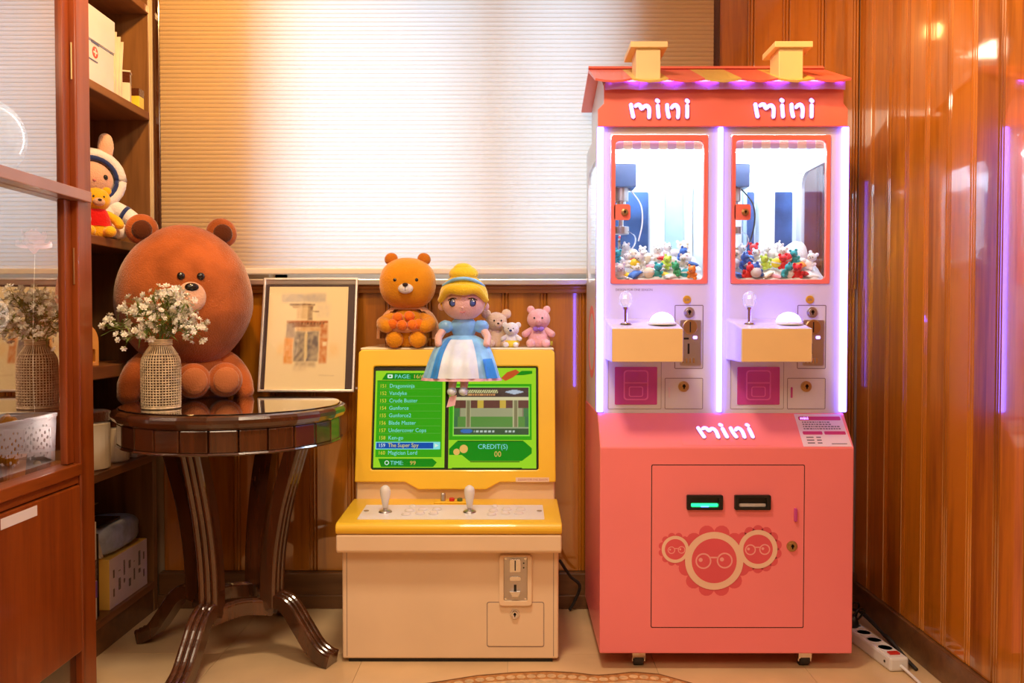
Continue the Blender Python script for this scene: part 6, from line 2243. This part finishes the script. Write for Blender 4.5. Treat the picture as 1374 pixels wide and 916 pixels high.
for i in range(9):
    a = 2 * PI * i / 9 * 2.0 + (i > 4) * 0.35
    big = i < 5
    bm = new()
    n_ = 6
    g = []
    for j in range(n_ + 1):
        w_ = math.sin(PI * min(1, (j + 0.6) / (n_ + 1.0))) * (0.026 if big else 0.024)
        rr = (0.046 if big else 0.030) * math.sin(1.4 * j / n_)
        zz = 0.57 + (0.034 if big else 0.060) * (j / n_) ** 0.8 + (0.012 if big else 0) * math.sin(j)
        g.append([bm.verts.new((rr * math.cos(a) - s_ * w_ * math.sin(a), rr * math.sin(a) + s_ * w_ * math.cos(a), zz + 0.006 * abs(s_))) for s_ in (-1, -0.4, 0.4, 1)])
    for j in range(n_):
        for q in range(3):
            bm.faces.new((g[j][q], g[j][q + 1], g[j + 1][q + 1], g[j + 1][q]))
    obj('petal', bm, M_petal, t, smooth=True, local=True)

# ------------------------------------------------------------------ power strip, cables, rug
t = thing('power_strip', 'white multi-socket power strip on the floor beside the pink machine', 'power strip', (1.135, 2.66, 0.0005), R(6))
bm = new()
box(bm, -0.030, 0.030, -0.165, 0.225, 0, 0.042)
obj('casing', bm, M_white, t, local=True, bevel=0.007)
sock = None
for i in range(5):
    y = -0.085 + i * 0.064
    bm = new()
    lathe(bm, [(0.024, 0.0), (0.024, 0.0012), (0.021, 0.0016), (0.019, -0.008), (0.001, -0.008)], (0, y, 0.042), 24)
    so = obj('socket', bm, M_whitepaint, t, local=True)
    bm = new()
    for q in (-1, 1):
        cyl(bm, (q * 0.009, y, 0.0348), 0.003, 0.002, 'Z', 10)
    obj('socket_hole', bm, M_black, so, local=True)
bm = new()
box(bm, -0.016, 0.016, -0.142, -0.122, 0.042, 0.047)
obj('switch', bm, M_red, t, local=True, bevel=0.001)
bm = new()
cyl(bm, (-0.0305, -0.135, 0.022), 0.004, 0.002, 'X', 10)
obj('hang_hole', bm, M_black, t, local=True)
bm = new()
tube(bm, [(0.004, -0.165, 0.018), (0.010, -0.20, 0.010), (0.000, -0.30, 0.0055), (-0.03, -0.45, 0.0055), (-0.02, -0.7, 0.0055)], 0.0048, 10, smooth_n=6)
obj('cord', bm, M_white, t, smooth=True, local=True)
for i, y in enumerate((2.815, 2.755)):
    t2 = thing('plug', 'black plug in the power strip, %s from its far end' % ordinal(i), 'plug', (1.117 + 0.006 * (1 - i), y, 0.0415), R(6), 'black plugs in the power strip')
    bm = new()
    lathe(bm, [(0.017, 0.0), (0.018, 0.015), (0.013, 0.032), (0.006, 0.040)], (0, 0, 0), 20)
    obj('plug_body', bm, M_black, t2, smooth=True, local=True)
    bm = new()
    tube(bm, [(0, 0, 0.036), (0.02, 0.0, 0.058), (0.055, 0.03, 0.04), (0.07, 0.08 + 0.03 * i, 0.008 - 0.04 + 0.008)], 0.0035, 8, smooth_n=5)
    obj('plug_cable', bm, M_black, t2, smooth=True, local=True)
for i, (pts, lb) in enumerate((([(1.205, 2.50, 0.006), (1.19, 2.60, 0.03), (1.21, 2.72, 0.02), (1.195, 2.85, 0.05), (1.21, 2.98, 0.02)], 'black cable bundled along the right baseboard behind the power strip'),
                               ([(0.16, 2.93, 0.21), (0.20, 2.98, 0.14), (0.235, 3.00, 0.10), (0.22, 3.02, 0.04), (0.20, 3.02, 0.005)], 'dark cable hanging between the arcade cabinet and claw machine'))):
    bm = new()
    tube(bm, pts, 0.0055, 10, smooth_n=8)
    if i == 0:
        tube(bm, [(x - 0.008, y + 0.02, z + 0.012 * (1 + math.sin(y * 30))) for x, y, z in pts[:-1]], 0.005, 10, smooth_n=8)
    o = obj('power_cable', bm, M_rubber, None, smooth=True)
    tag(settle(o), lb, 'cable')

RUG = ((-0.9, 2.26), (-0.45, 2.335), (-0.216, 2.416), (-0.11, 2.457), (0.0, 2.479), (0.1, 2.488), (0.177, 2.479), (0.242, 2.460), (0.298, 2.469), (0.355, 2.484), (0.43, 2.468), (0.497, 2.418), (0.6, 2.34), (0.9, 2.25))

def rug_edge(x):
    for (x0, y0), (x1, y1) in zip(RUG, RUG[1:]):
        if x <= x1:
            return y0 + (y1 - y0) * max(0.0, (x - x0) / (x1 - x0))
    return RUG[-1][1]
t = thing('rug', 'wavy edged tan rug with a scalloped border at the front', 'rug', (0.1, 1.9, 0))
def rug_layer(name, m_, inset, z0, z1):
    xs = [-0.75 + inset + (1.6 - 2 * inset) * i / 80 for i in range(81)]
    outl = [(x, rug_edge(x) - inset) for x in xs]
    outl = outl + [(xs[-1], 1.35 + inset), (xs[0], 1.35 + inset)]
    b_ = new()
    plate(b_, outl, [], z1 - z0, Matrix.Translation((0, 0, z0)))
    return obj(name, b_, m_, t)
rug_layer('pile_base', M_rugb, 0.0, 0.0004, 0.006)
rug_layer('border_edge', M_rugo, 0.010, 0.006, 0.0066)
rug_layer('field', M_rugc, 0.060, 0.0066, 0.0074)
bm = new()
for i in range(50):
    x = -0.70 + 0.03 * i
    y = rug_edge(x) - 0.036
    plate(bm, ngon(x, y, 0.0135, 12), [], 0.0004, Matrix.Translation((0, 0, 0.0066)))
obj('border_scallops', bm, M_rugc, t)
